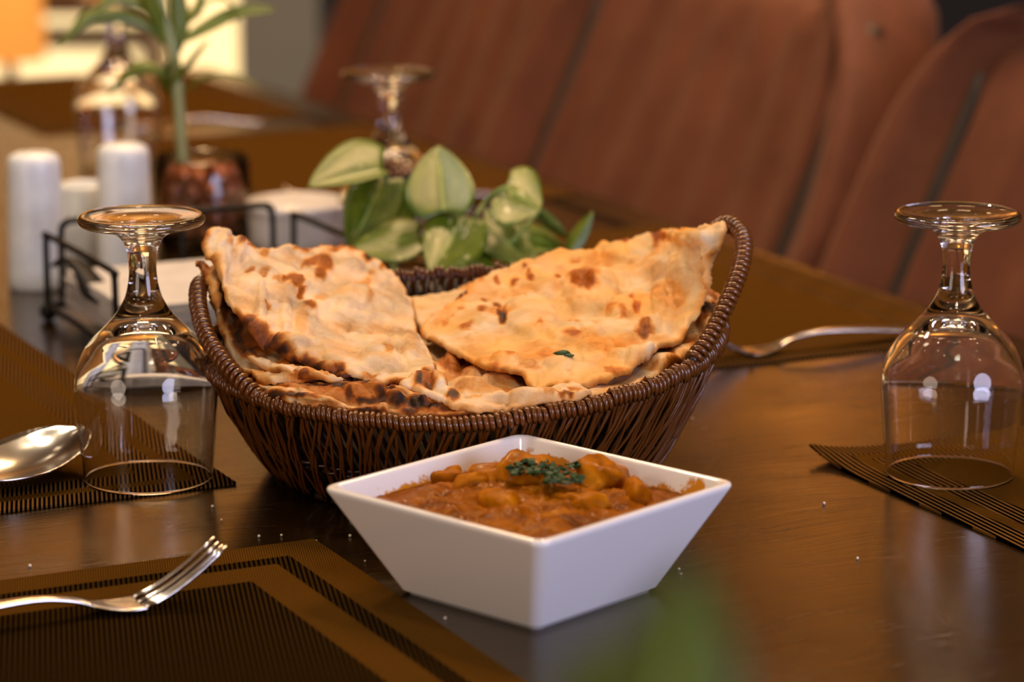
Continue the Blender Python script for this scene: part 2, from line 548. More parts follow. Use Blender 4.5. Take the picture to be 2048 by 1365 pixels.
# ------------------------------------------------------------------ placemats  (local x = v, local y = u)
def placemat(label, u0, u1, v0, v1, m, curl=None, group=None):
    c = UV((u0 + u1) / 2, (v0 + v1) / 2)
    L, Wd = v1 - v0, u1 - u0
    nx, ny = 24, 36
    vs, fs = [], []
    for lay in (0.0016, 0.0002):
        for j in range(ny + 1):
            for i in range(nx + 1):
                x, y = -L / 2 + L * i / nx, -Wd / 2 + Wd * j / ny
                z = lay
                if curl:
                    cx, cy, r, h = curl
                    d = math.hypot(x - cx * L / 2, y - cy * Wd / 2)
                    if d < r: z += h * (1 - d / r) ** 2
                vs.append((x, y, z))
    K = (nx + 1) * (ny + 1)
    for j in range(ny):
        for i in range(nx):
            a = j * (nx + 1) + i
            fs.append((a, a + 1, a + nx + 2, a + nx + 1))
            fs.append((K + a, K + a + nx + 1, K + a + nx + 2, K + a + 1))
    rim = [i for i in range(nx)] + [j * (nx + 1) + nx for j in range(ny)] + [ny * (nx + 1) + nx - i for i in range(nx)] + [(ny - j) * (nx + 1) for j in range(ny)]
    for q in range(len(rim)):
        a, b = rim[q], rim[(q + 1) % len(rim)]
        fs.append((a, K + a, K + b, b))
    o = mk('placemat', vs, fs, m, None, smooth=False)
    o.location = (c.x, c.y, TZ)
    o.rotation_euler = (0, 0, TA)
    tag(o, label, 'placemat', group)
    return o
MATL, MATW = 0.45, 0.27
c_front = PZ(628, 1084); c_left = PZ(473, 971); c_right = PZ(1618, 915)
fu, fv = c_front.dot(U), c_front.dot(V)
lu, lv = c_left.dot(U), c_left.dot(V)
ru, rv = c_right.dot(U), c_right.dot(V)
m_light = mat_mat('woven_mat_light_centre', MATW, MATL, (0.0165, 0.0085, 0.017), R_(17), False)
m_dark = mat_mat('woven_mat_dark_centre', MATW, MATL, (0.022, 0.0105, 0.0215), R_(17), True)
m_right = mat_mat('woven_mat_right_side', MATW, MATL, (0.0165, 0.0085, 0.017), R_(4), False, 0.0034)
placemat('dark ribbed woven placemat with a brown border in the front left corner', fu - MATL, fu, fv - MATW, fv, m_dark)
placemat('brown woven placemat with dark stripes under the left upturned glass', lu, lu + MATL, lv - MATW, lv, m_light)
placemat('brown woven placemat with a curled corner under the right upturned glass', ru - MATL, ru, rv, rv + MATW, m_right, (-1, 1, 0.05, 0.006))
PZm = PZ(1400, 742)
u2 = PZm.dot(U)
placemat('woven placemat under the fork right of the bread basket', u2, u2 + MATL, rv, rv + MATW, m_right)
placemat('dark woven placemat behind the pothos below the first brown chair', u2 + 0.60, u2 + 0.60 + MATL, rv, rv + MATW, m_right)
placemat('farthest dark woven placemat by the glowing shelf', u2 + 1.13, u2 + 1.13 + 0.38, 0.82, 0.82 + MATW, m_right)

# ------------------------------------------------------------------ goblets, upside down
def goblet_profile():
    outer = [(0.0346, 0.0), (0.0352, 0.008), (0.0365, 0.022), (0.0380, 0.042), (0.0380, 0.052), (0.0368, 0.061),
             (0.0330, 0.0705), (0.0285, 0.0768), (0.0235, 0.0818), (0.0190, 0.0864), (0.0153, 0.0907), (0.0120, 0.0957), (0.0095, 0.101),
             (0.0079, 0.108), (0.0073, 0.114), (0.0076, 0.121), (0.0086, 0.1265), (0.0115, 0.132), (0.0165, 0.1352), (0.0240, 0.1375),
             (0.0315, 0.1390), (0.0333, 0.1405), (0.0338, 0.1422), (0.0330, 0.1438), (0.0310, 0.1442), (0.0275, 0.1434),
             (0.0200, 0.1424), (0.0100, 0.1416), (0.0, 0.1413)]
    inner = [(0.0, 0.0852), (0.005, 0.0848), (0.010, 0.0833), (0.0165, 0.0800), (0.0225, 0.0758), (0.0275, 0.0705), (0.0318, 0.0648), (0.0352, 0.0580),
             (0.0367, 0.0505), (0.0367, 0.042), (0.0353, 0.022), (0.0340, 0.008), (0.0336, 0.0003)]
    return outer + inner
def densify(p, n=3):
    q = smooth_path([Vector((a, b, 0)) for a, b in p], n)
    return [(max(v.x, 0.0), v.y) for v in q]
def goblet(px, py, label, dz=0.0018, loc=None):
    p = PZ(px, py, dz) if loc is None else loc
    vs, fs = lathe_data([(a, b) for a, b in goblet_prof], 72, True)
    bm = bmesh.new()
    bv = [bm.verts.new(v) for v in vs]
    for f in fs: bm.faces.new([bv[i] for i in f])
    bmesh.ops.remove_doubles(bm, verts=bm.verts, dist=2e-6)
    bmesh.ops.dissolve_degenerate(bm, dist=1e-7, edges=bm.edges)
    o = bm_obj('wine_glass', bm, M['glass'])
    o.location = p
    tag(o, label, 'glass', None)
    return o
_pr = goblet_profile()
goblet_prof = densify(_pr[:29], 3) + densify(_pr[29:], 3)
goblet(297, 957, 'upturned clear stemmed glass left of the bread basket')
goblet(1899, 948, 'upturned clear stemmed glass at the right edge beside the fork')
g = UV(u2 + MATL - 0.055, rv + 0.03, 0.0018)
goblet(0, 0, 'upturned stemmed glass behind the variegated pothos leaves', loc=PZ(781, 535, 0.0018))
goblet(0, 0, 'farthest upturned stemmed glass, behind the tall green plant', loc=PZ(240, 322, 0.0018))

# ------------------------------------------------------------------ bowl and curry
BC = Vector((0.0083, 1.3555, TZ))
bowl = empty('curry_bowl', BC, R_(45 + 2.5), 'square white porcelain bowl with flared sides holding orange curry', 'bowl')
def rsq(h, r, n=6):            # rounded square, half side h, corner radius r
    out = []
    for q in range(4):
        cx, cy = [(1, 1), (-1, 1), (-1, -1), (1, -1)][q]
        for k in range(n + 1):
            a = math.pi / 2 * (q + k / n)
            out.append(((h - r) * cx + r * math.cos(a), (h - r) * cy + r * math.sin(a)))
    return out
HS = 0.0697                    # half side at the rim
rings = [(0.0405, 0.004, 0.0008), (0.0415, 0.005, 0.0), (0.0425, 0.006, 0.0022), (0.0445, 0.006, 0.0028), (HS - 0.0012, 0.0065, 0.0495), (HS - 0.0002, 0.007, 0.0515),
         (HS - 0.0006, 0.007, 0.0528), (HS - 0.0022, 0.0065, 0.0533), (HS - 0.0038, 0.006, 0.0530), (HS - 0.0050, 0.006, 0.0516), (0.0490, 0.006, 0.0130), (0.0450, 0.006, 0.0080), (0.040, 0.006, 0.0062)]
vs, fs = [], []
for h, r, z in rings:
    for x, y in rsq(h, r): vs.append((x, y, z))
K = 28
for a in range(len(rings) - 1):
    for k in range(K):
        k2 = (k + 1) % K
        fs.append((a * K + k, a * K + k2, (a + 1) * K + k2, (a + 1) * K + k))
fs.append(tuple(reversed(range(K))))
fs.append(tuple((len(rings) - 1) * K + k for k in range(K)))
bb = mk('bowl_body', vs, fs, M['bowl'], bowl)
bb.modifiers.new('even_normals', 'WEIGHTED_NORMAL').weight = 100
# sauce
def fbm(p, s, o=4, seed=0.0):
    return mnoise.fractal(Vector((p[0] * s + seed, p[1] * s - seed, (p[2] if len(p) > 2 else 0) * s + seed * 0.7)), 1.0, 2.1, o)
LV = 0.0425
n = 90
hs = 0.0490 + (HS - 0.0050 - 0.0490) * (LV - 0.0130) / (0.0516 - 0.0130) + 0.0006
vs, fs = [], []
for j in range(n + 1):
    for i in range(n + 1):
        x, y = (2 * i / n - 1), (2 * j / n - 1)
        e = max(abs(x), abs(y))
        X, Y = x * hs, y * hs
        dome = 0.004 * (1 - min(1, math.hypot(x, y)) ** 2)
        z = LV + dome + (0.0030 * fbm((X, Y), 70, 4, 3.1) + 0.0022 * abs(fbm((X, Y), 190, 3, 9.0))) * (1 - e ** 6)
        if e > 0.95: z += 0.0012 * (e - 0.95) / 0.05 + 0.0008 * fbm((X, Y), 200, 2, 1.0)
        vs.append((X, Y, z))
for j in range(n):
    for i in range(n):
        a = j * (n + 1) + i
        fs.append((a, a + 1, a + n + 2, a + n + 1))
# underside follows the bowl
b0 = len(vs)
hb = 0.0470
bot = [(-hb, -hb), (hb, -hb), (hb, hb), (-hb, hb)]
rim = [i for i in range(n)] + [j * (n + 1) + n for j in range(n)] + [n * (n + 1) + n - i for i in range(n)] + [(n - j) * (n + 1) for j in range(n)]
for q in rim:
    X, Y, z = vs[q]
    vs.append((X / hs * hb, Y / hs * hb, 0.0125))
for q in range(len(rim)):
    q2 = (q + 1) % len(rim)
    fs.append((rim[q], b0 + q, b0 + q2, rim[q2]))
fs.append(tuple(b0 + q for q in range(len(rim))))
cur = mk('curry_sauce', vs, fs, M['curry'])
cur.location = BC
cur.rotation_euler = (0, 0, R_(47.5))
tag(cur, 'thick orange brown curry sauce filling the white bowl', 'curry')

def lump(name, c, rad, m, seed, rough=0.35, sub=4):
    bm = bmesh.new()
    bmesh.ops.create_icosphere(bm, subdivisions=sub, radius=1.0)
    for v in bm.verts:
        d = v.co.normalized()
        k = 1 + rough * fbm(d, 1.2, 2, seed) + 0.05 * fbm(d, 5, 3, seed + 5)
        v.co = Vector((d.x * rad[0], d.y * rad[1], d.z * rad[2])) * k
    o = bm_obj(name, bm, m)
    o.location = c
    return o
chunks = [(1010, 972, .041, (.017, .013, .0125), 'large sauce coated meat piece left of the green herbs'),
          (1055, 955, .046, (.014, .012, .012), 'meat piece peaking just before the chopped herbs'),
          (1205, 968, .042, (.019, .014, .0135), 'large meat piece at the right of the curry'),
          (1000, 1016, .042, (.013, .010, .010), 'pale shiny meat piece near the front of the curry'),
          (1160, 1018, .042, (.013, .010, .009), 'bright orange meat piece at the front right of the curry'),
          (878, 968, .040, (.013, .009, .009), 'small meat piece at the left bowl wall'),
          (940, 985, .041, (.012, .010, .008), 'low lump of meat left of the middle of the curry'),
          (1270, 1000, .041, (.012, .010, .007), 'low lump of meat by the right corner of the bowl')]
for i, (px, py, z, rad, lab) in enumerate(chunks):
    o = lump('meat_piece', PZ(px, py + 4, z - 0.001), (rad[0] * 1.15, rad[1] * 1.15, rad[2]), M['meat'], 3.3 * i + 1, 0.28)
    o.rotation_euler = (0.2 * i, 0.1, 0.7 * i)
    tag(o, lab, 'food', 'meat pieces in the curry')

def herb_heap(px0, px1, py0, py1, z, nleaf, label, seed):
    rnd = random.Random(seed)
    vs, fs = [], []
    for k in range(nleaf):
        c = PZ(rnd.uniform(px0, px1), rnd.uniform(py0, py1), z + rnd.uniform(0, 0.004))
        s = rnd.uniform(0.0013, 0.003)
        a, b = rnd.uniform(0, 6.28), rnd.uniform(-1.0, 1.0)
        e1 = Vector((math.cos(a), math.sin(a), b * 0.6)).normalized()
        e2 = Vector((-math.sin(a), math.cos(a), rnd.uniform(-0.8, 0.8))).normalized()
        nn = e1.cross(e2).normalized()
        q = len(vs)
        ring = [(1, 0), (.55, .5), (.1, .75), (-.5, .5), (-1, 0), (-.5, -.5), (.1, -.75), (.55, -.5)]
        for x, y in ring: vs.append(c + e1 * x * s + e2 * y * s + nn * rnd.uniform(-.2, .2) * s)
        for x, y in ring: vs.append(c + e1 * x * s * .9 + e2 * y * s * .9 + nn * (0.25 * s + rnd.uniform(0, .3) * s))
        fs.append(tuple(q + i for i in reversed(range(8))))
        fs.append(tuple(q + 8 + i for i in range(8)))
        for i in range(8):
            i2 = (i + 1) % 8
            fs.append((q + i, q + i2, q + 8 + i2, q + 8 + i))
    o = mk('chopped_herbs', vs, fs, M['herb'], None, False)
    o['kind'] = 'stuff'
    tag(o, label, 'herbs')
    return o
herb_heap(1012, 1092, 918, 948, .052, 60, 'dark green chopped herbs heaped at the back of the curry', 1)
herb_heap(1090, 1165, 928, 968, .051, 75, 'dark green chopped herbs in the middle of the curry', 2)

# ------------------------------------------------------------------ basket
BK = Vector((-0.0262, 1.586, TZ))
RB, RR = 0.102, 0.1395
basket = empty('bread_basket', BK, 0, 'round brown wicker basket with two wrapped handles full of naan', 'basket')
def rim_z(th):
    c, s = math.cos(th), math.sin(th)
    return 0.0725 + 0.010 * s + (0.0115 if c > 0 else 0.002) * c
def prof(t):                   # t 0..1 base to rim
    r = RB + (RR - RB) * (1 - (1 - t) ** 1.5)
    return r, 0.0725 * t
stakes = []
for var in range(5):
    path = []
    ph, sl = var * 1.3, (0.013, 0.020, 0.008, 0.017, 0.024)[var]
    for k in range(9):
        t = k / 8 * 0.93
        r, z = prof(t)
        path.append((r + 0.0009 * math.sin(t * 11 + ph), sl * (t - 1) + 0.0014 * math.sin(t * 8 + ph), max(z, 0.002)))
    path += [(RR - 0.0012, 0.0, 0.0705), (RR + 0.0005, 0.0003, 0.0727), (RR + 0.0024, 0.0008, 0.0722), (RR + 0.0036, 0.0012, 0.0700), (RR + 0.0034, 0.0016, 0.0672), (RR + 0.0022, 0.0020, 0.0645)]
    rad = [0.00088] * 7 + [0.0011, 0.00135] + [0.0015] * 5 + [0.0009]
    vs, fs = tube_data(path, rad, 6)
    st_me = bpy.data.meshes.new('stake')
    st_me.from_pydata([tuple(v) for v in vs], [], fs)
    st_me.polygons.foreach_set('use_smooth', [True] * len(st_me.polygons))
    st_me.materials.append(M['wicker'])
    stakes.append(st_me)
NS = 296
for i in range(NS):
    th = 2 * math.pi * i / NS + random.uniform(-0.0018, 0.0018)
    o = bpy.data.objects.new('stake', stakes[random.randrange(5)])
    C.objects.link(o)
    o.parent = basket
    o.rotation_euler = (0, 0, th)
    k = random.uniform(0.985, 1.015)
    o.scale = (1.0, 1.0, rim_z(th) / 0.0725 * k)
# inner layer, slanted the other way
vs, fs = [], []
for i in range(150):
    th = 2 * math.pi * (i + 0.5) / 150
    pth = []
    for k in range(7):
        t = k / 6 * 0.95
        r, z = prof(t)
        a = th - 0.12 * (t - 1)
        pth.append(((r - 0.0055) * math.cos(a), (r - 0.0055) * math.sin(a), max(0.002, z * rim_z(th) / 0.0725)))
    tube_data(pth, 0.0012, 5, True, vs, fs)
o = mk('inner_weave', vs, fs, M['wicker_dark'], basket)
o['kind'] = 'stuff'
def ring(name, rr_, zf, rad_, m, wav=0.0, ph=0.0):
    pth = []
    for k in range(241):
        a = 2 * math.pi * k / 240
        r = rr_ + wav * math.sin(a * 74 + ph)
        z = zf(a)
        pth.append((r * math.cos(a), r * math.sin(a), z))
    vs, fs = tube_data(pth, rad_, 6, False)
    return mk(name, vs, fs, m, basket)
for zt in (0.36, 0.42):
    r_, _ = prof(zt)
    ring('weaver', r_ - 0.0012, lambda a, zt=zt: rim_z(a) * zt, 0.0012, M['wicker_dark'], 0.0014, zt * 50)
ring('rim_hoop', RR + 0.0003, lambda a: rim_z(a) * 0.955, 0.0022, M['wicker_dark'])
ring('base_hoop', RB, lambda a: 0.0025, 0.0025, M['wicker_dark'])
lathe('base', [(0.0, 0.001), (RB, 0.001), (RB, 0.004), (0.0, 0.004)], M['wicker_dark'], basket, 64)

def handle(th0, th1, pts, turns):
    """pts: (t, extra radius, height above table)"""
    ctrl = []
    for t, er, z in pts:
        th = th0 + (th1 - th0) * t
        ctrl.append(Vector(((RR + er) * math.cos(th), (RR + er) * math.sin(th), z)))
    core = smooth_path(ctrl, 20)
    L = [0.0]
    for i in range(1, len(core)): L.append(L[-1] + (core[i] - core[i - 1]).length)
    def at(s):
        s = max(0, min(L[-1], s))
        i = min(len(L) - 2, max(0, int(np.searchsorted(L, s)) - 1))
        f = (s - L[i]) / max(1e-9, L[i + 1] - L[i])
        p = core[i].lerp(core[i + 1], f)
        return p, (core[i + 1] - core[i]).normalized()
    hx = []
    NT_ = turns * 14
    for k in range(NT_ + 1):
        f = k / NT_
        p, t = at(f * L[-1])
        e = Vector((p.x, p.y, 0)).normalized()
        e = (e - t * e.dot(t)).normalized()
        b = t.cross(e)
        a = 2 * math.pi * turns * f
        hx.append(p + (e * math.cos(a) + b * math.sin(a)) * 0.0034)
    vs, fs = tube_data(hx, 0.0018, 6)
    h = mk('handle', vs, fs, M['wicker'], basket)
    tube('handle_core', core[::4], 0.0028, M['wicker_dark'], h, 8)
handle(R_(-32), R_(28), [(0.0, 0.001, 0.076), (0.10, 0.004, 0.086), (0.25, 0.008, 0.104), (0.40, 0.011, 0.119), (0.54, 0.011, 0.129), (0.68, 0.005, 0.131), (0.82, 0.0, 0.116), (1.0, -0.002, 0.082)], 46)
handle(R_(222), R_(158), [(0.0, 0.001, 0.062), (0.14, 0.003, 0.072), (0.32, 0.004, 0.083), (0.5, 0.004, 0.095), (0.66, 0.003, 0.102), (0.85, 0.0, 0.094), (1.0, 0.0, 0.070)], 40)

# ------------------------------------------------------------------ naan
def tps(ctrl):
    P = np.array([(a / 500.0, b / 500.0) for a, b, _ in ctrl]); Z = np.array([c for _, _, c in ctrl])
    n = len(P)
    def phi(r2):
        return np.where(r2 > 1e-12, r2 * np.log(np.maximum(r2, 1e-12)), 0.0)
    Kmat = phi(((P[:, None] - P[None]) ** 2).sum(-1)) + np.eye(n) * 2e-3
    A = np.zeros((n + 3, n + 3))
    A[:n, :n] = Kmat
    A[:n, n] = 1; A[:n, n + 1:] = P
    A[n, :n] = 1; A[n + 1:, :n] = P.T
    w = np.linalg.solve(A, np.concatenate([Z, np.zeros(3)]))
    def f(pts):
        Q = np.asarray(pts) / 500.0
        return phi(((Q[:, None] - P[None]) ** 2).sum(-1)) @ w[:n] + w[n] + Q @ w[n + 1:]
    return f

def resample(poly, step, wob, seed):
    out = []
    n = len(poly)
    pts = [Vector((p[0], p[1], 0)) for p in poly]
    dense = []
    for i in range(n):
        p0, p1, p2, p3 = pts[i - 1], pts[i], pts[(i + 1) % n], pts[(i + 2) % n]
        seg = (p2 - p1).length
        k = max(1, int(seg / step))
        for q in range(k):
            t = q / k
            c = 0.5 * ((2 * p1) + (p2 - p0) * t + (2 * p0 - 5 * p1 + 4 * p2 - p3) * t * t + (3 * p1 - p0 - 3 * p2 + p3) * t ** 3)
            l = p1.lerp(p2, t)
            dense.append(l.lerp(c, 0.7))
    for p in dense:
        w = wob * mnoise.noise(Vector((p.x / 22, p.y / 22, seed)))
        w2 = wob * mnoise.noise(Vector((p.x / 22, p.y / 22, seed + 31)))
        out.append((p.x + w, p.y + w2))
    return out

def inside(poly, X, Y):
    c = np.zeros(len(X), bool)
    n = len(poly)
    j = n - 1
    for i in range(n):
        xi, yi = poly[i]; xj, yj = poly[j]
        cond = ((yi > Y) != (yj > Y)) & (X < (xj - xi) * (Y - yi) / ((yj - yi) if yj != yi else 1e-9) + xi)
        c ^= cond
        j = i
    return c

def edge_dist(poly, X, Y):
    d = np.full(len(X), 1e9)
    n = len(poly)
    for i in range(n):
        x0, y0 = poly[i]; x1, y1 = poly[(i + 1) % n]
        dx, dy = x1 - x0, y1 - y0
        L2 = dx * dx + dy * dy + 1e-9
        t = np.clip(((X - x0) * dx + (Y - y0) * dy) / L2, 0, 1)
        d = np.minimum(d, np.hypot(X - x0 - t * dx, Y - y0 - t * dy))
    return d

def naan(label, outline, ctrl, spots=(), chars=(), bumps=(), th=0.0042, step=4.5, seed=0.0, edge=0.5, wob=5.0, amp=1.0, general=0.1, gold=0.25, group='naan breads in the basket'):
    """outline and marks are read off along sight lines; ctrl gives how far each point of the sheet lies"""
    poly = resample(outline, step, wob, seed)
    xs = np.array([p[0] for p in poly]); ys = np.array([p[1] for p in poly])
    gx, gy = np.meshgrid(np.arange(xs.min(), xs.max(), step), np.arange(ys.min(), ys.max(), step * 0.87))
    gx[1::2] += step / 2
    gx, gy = gx.ravel(), gy.ravel()
    keep = inside(poly, gx, gy)
    gx, gy = gx[keep], gy[keep]
    keep = edge_dist(poly, gx, gy) > step * 0.55
    gx, gy = gx[keep], gy[keep]
    nb = len(poly)
    v2 = [Vector(p) for p in poly] + [Vector((a, b)) for a, b in zip(gx, gy)]
    ov, oe, of, _, _, _ = delaunay_2d_cdt(v2, [(i, (i + 1) % nb) for i in range(nb)], [], 1, 1e-4)
    X = np.array([v.x for v in ov]); Y = np.array([v.y for v in ov])
    D = tps(ctrl)(np.stack([X, Y], 1))
    base = np.array([PY(x, y, d) for x, y, d in zip(X, Y, D)])
    # vertex normals of the sheet
    F = np.array([f for f in of if len(f) == 3])
    fn = np.cross(base[F[:, 1]] - base[F[:, 0]], base[F[:, 2]] - base[F[:, 0]])
    vn = np.zeros_like(base)
    for k in range(3): np.add.at(vn, F[:, k], fn)
    eye = np.array([0, 0, TZ + CAMH])
    flip = ((eye - base) * vn).sum(1) < 0
    vn[flip] *= -1
    vn /= np.linalg.norm(vn, axis=1, keepdims=True) + 1e-12
    if fn.shape[0] and ((eye - base[F[:, 0]]) * fn).sum() < 0: F = F[:, ::-1]
    ed = edge_dist(poly, X, Y)                     # px
    golden = np.zeros(len(X)); lift = np.zeros(len(X)); brown = np.zeros(len(X)); char = np.zeros(len(X))
    for i in range(len(X)):
        p = Vector(base[i])
        n1 = mnoise.fractal(p * 34 + Vector((seed, 0, 0)), 1.0, 2.0, 3)
        n2 = mnoise.noise(p * 120 + Vector((0, seed, 0)))
        n3 = abs(mnoise.noise(p * 70 + Vector((0, 0, seed))))
        lift[i] = amp * (0.0028 * n1 + 0.0010 * n2 - 0.0017 * (1 - min(1, n3 * 5)))
        rv = mnoise.noise(Vector((X[i] * 0.010 + Y[i] * 0.022, -X[i] * 0.0055 + Y[i] * 0.004, seed + 7)))
        lift[i] += amp * 0.0008 * max(0.0, 1 - abs(rv) * 4.5)
        g = mnoise.fractal(p * 45 + Vector((seed * 2, 5, 1)), 1.0, 2.0, 3)
        brown[i] = max(0, general * 2.2 * (g + 0.1))
        golden[i] = max(0.0, min(1.0, gold * (1 + 1.6 * mnoise.fractal(p * 22 + Vector((3, seed, 7)), 1.0, 2.0, 3))))
        e = max(0.0, 1 - ed[i] / 9.0)
        en = mnoise.noise(p * 60 + Vector((seed, 9, 4)))
        brown[i] = max(brown[i], edge * e * max(0, 0.75 + 1.6 * en))
        char[i] = max(0, edge * (e - 0.25) * (2.6 * en - 0.9))
    WX = X + np.array([6.0 * mnoise.noise(Vector((x / 11, y / 11, seed))) for x, y in zip(X, Y)])
    WY = Y + np.array([5.0 * mnoise.noise(Vector((x / 11, y / 11, seed + 50))) for x, y in zip(X, Y)])
    def blob(s, arr):
        px, py, rx, ry, a = s[:5]
        q = np.hypot((WX - px) / rx, (WY - py) / ry)
        arr[:] = np.maximum(arr, a * np.clip((1.35 - q) * 1.7, 0, 1))
    for s in spots: blob(s, brown)
    for s in chars:
        blob(s, char); blob((s[0], s[1], s[2] * 1.5, s[3] * 1.5, 0.85), brown)
    for px, py, rx, ry, h in bumps:
        q = np.clip(1 - ((X - px) / rx) ** 2 - ((Y - py) / ry) ** 2, 0, 1)
        lift += 1.2 * h * np.sqrt(q) * np.where(q > 0.25, 1, q / 0.25)
    r_px = 7.0
    pr = np.sqrt(np.clip(1 - (1 - np.clip(ed / r_px, 0, 1)) ** 2, 0, 1))
    pr[:nb] = 0
    up = base + vn * (lift + th * 0.5 * pr)[:, None]
    dn = base + vn * (np.minimum(lift, 0.0004) - th * 0.5 * pr)[:, None]
    onb = ed < 1e-3
    N = len(X)
    remap = np.arange(N, 2 * N)
    dn_idx = np.where(onb, np.arange(N), remap)
    dn[onb] = up[onb]
    verts = np.concatenate([up, dn])
    faces = [tuple(int(q) for q in f) for f in F] + [tuple(int(dn_idx[q]) for q in f[::-1]) for f in F]
    c = verts[:N].mean(0)
    c[2] = verts[:, 2].min()
    me = bpy.data.meshes.new('naan')
    me.from_pydata([tuple(v) for v in (verts - c)], [], faces)
    at = me.color_attributes.new('bake', 'FLOAT_COLOR', 'POINT')
    col = np.zeros((2 * N, 4)); col[:, 3] = 1
    col[:N, 0] = brown; col[:N, 1] = np.clip(char, 0, 1)
    col[:N, 2] = golden; col[N:, 2] = golden
    col[N:, 0] = np.maximum(brown, 0.25); col[N:, 1] = np.clip(char, 0, 1)
    at.data.foreach_set('color', col.ravel())
    me.polygons.foreach_set('use_smooth', [True] * len(me.polygons))
    bm = bmesh.new(); bm.from_mesh(me)
    loose = [v for v in bm.verts if not v.link_faces]
    bmesh.ops.delete(bm, geom=loose, context='VERTS')
    bm.to_mesh(me); bm.free()
    o = obj('naan', me, None, M['naan'])
    o.location = c
    tag(o, label, 'bread', group)
    return o

# --- big left sheet
N1o = [(405, 484), (411, 461), (437, 458), (471, 474), (484, 471), (522, 490), (537, 495), (578, 496), (600, 502), (632, 493), (663, 490), (695, 496), (726, 506), (758, 524), (789, 547), (802, 562), (815, 594),
       (824, 610), (834, 650), (846, 691), (865, 723), (868, 745), (852, 747), (828, 778), (774, 769), (726, 758), (694, 752), (660, 750), (632, 746), (600, 736), (569, 716), (537, 696), (503, 674), (474, 630), (456, 603), (437, 556), (418, 515)]
N1c = [(411, 461, 1.60), (405, 484, 1.59), (437, 556, 1.565), (456, 603, 1.545), (474, 630, 1.535), (528, 672, 1.513), (530, 692, 1.519), (600, 712, 1.497), (600, 736, 1.506), (660, 735, 1.486), (660, 750, 1.494), (726, 758, 1.485), (774, 769, 1.48), (821, 780, 1.475), (852, 747, 1.50), (868, 745, 1.51),
       (484, 471, 1.64), (578, 496, 1.68), (663, 490, 1.71), (758, 524, 1.72), (802, 562, 1.70), (824, 610, 1.66), (834, 650, 1.62), (846, 691, 1.575), (600, 600, 1.585), (700, 620, 1.60), (700, 690, 1.54), (550, 560, 1.59), (760, 690, 1.55), (620, 690, 1.515), (540, 640, 1.535)]
naan('large pale naan sheet leaning over the left side of the basket', N1o, N1c, seed=1.7,
     spots=[(599, 505, 15, 9, .8), (618, 532, 15, 9, .75), (645, 532, 16, 20, .8), (636, 555, 12, 10, .75), (498, 547, 9, 7, .7), (527, 549, 9, 5, .5), (551, 560, 6, 5, .5), (572, 562, 14, 8, .85), (587, 573, 14, 11, .8),
            (598, 592, 8, 14, .85), (615, 622, 15, 8, .7), (762, 539, 7, 5, .7), (672, 500, 18, 6, .7), (702, 503, 10, 5, .6), (724, 570, 16, 8, .45), (738, 556, 10, 6, .4), (733, 600, 8, 14, .3), (775, 705, 10, 14, .45),
            (504, 492, 20, 7, .7), (528, 507, 10, 12, .5), (532, 618, 9, 6, .5), (448, 493, 7, 12, .4), (640, 600, 12, 6, .3), (690, 655, 30, 10, .22), (760, 660, 30, 12, .2), (600, 650, 12, 25, .25), (820, 690, 12, 25, .2), (740, 757, 18, 5, .5)] + [(a, b, 22, 14, .95) for a, b in ((490, 652), (515, 672), (540, 689), (565, 708), (590, 725), (615, 735), (640, 742), (665, 746))],
     chars=[(735, 521, 9, 7, 1.), (475, 483, 5, 13, .9), (488, 474, 12, 4, .9), (516, 486, 10, 4, .6), (545, 690, 22, 8, .75), (600, 726, 24, 9, .85), (640, 740, 20, 7, .85), (672, 745, 12, 5, .9), (494, 652, 14, 6, .6), (570, 706, 16, 6, .8), (706, 500, 8, 3, .7)],
     bumps=[(440, 520, 20, 55, .005), (560, 690, 60, 16, .003), (635, 540, 34, 26, .0022), (590, 575, 26, 18, .002), (500, 570, 30, 24, .002), (700, 600, 40, 30, .002), (760, 720, 45, 22, .0025), (610, 640, 25, 40, .002),
            (520, 610, 12, 40, .003), (570, 640, 14, 40, .0025), (700, 540, 30, 14, .002), (820, 700, 20, 30, .002), (475, 500, 12, 30, .003)], edge=.65, gold=.08)
# --- sheet just below it, its charred left edge showing
N2o = [(391, 521), (399, 516), (418, 530), (470, 560), (600, 640), (760, 720), (830, 760), (840, 795), (800, 782), (774, 772), (726, 762), (663, 758), (600, 767), (531, 771), (506, 761), (484, 748), (465, 723), (449, 688), (437, 650), (421, 606), (411, 560)]
N2c = [(391, 521, 1.605), (411, 556, 1.585), (437, 650, 1.555), (465, 723, 1.525), (506, 761, 1.505), (531, 770, 1.497), (600, 767, 1.487), (663, 758, 1.485), (726, 762, 1.484), (774, 772, 1.48), (838, 793, 1.468), (830, 760, 1.515), (760, 720, 1.55), (700, 700, 1.55), (600, 650, 1.575), (500, 600, 1.59), (440, 545, 1.61), (418, 530, 1.615), (560, 720, 1.513), (500, 690, 1.535)]
naan('second naan down at the left with a blackened folded edge', N2o, N2c, seed=4.2,
     spots=[(415, 540, 10, 14, .6), (425, 600, 8, 26, .5), (470, 640, 20, 40, .7), (520, 690, 40, 25, .75), (590, 735, 40, 14, .6), (440, 660, 10, 20, .5), (640, 762, 60, 6, .75), (750, 765, 40, 6, .8)],
     chars=[(452, 605, 8, 22, .9), (466, 640, 8, 20, .9), (478, 675, 8, 22, .8), (500, 708, 14, 6, .9), (486, 700, 7, 12, .7), (400, 530, 4, 9, .6), (680, 770, 18, 6, .5)],
     bumps=[(425, 590, 14, 60, .004), (500, 755, 50, 12, .003), (620, 760, 60, 8, .003)], edge=.8, general=.22, th=.0045)
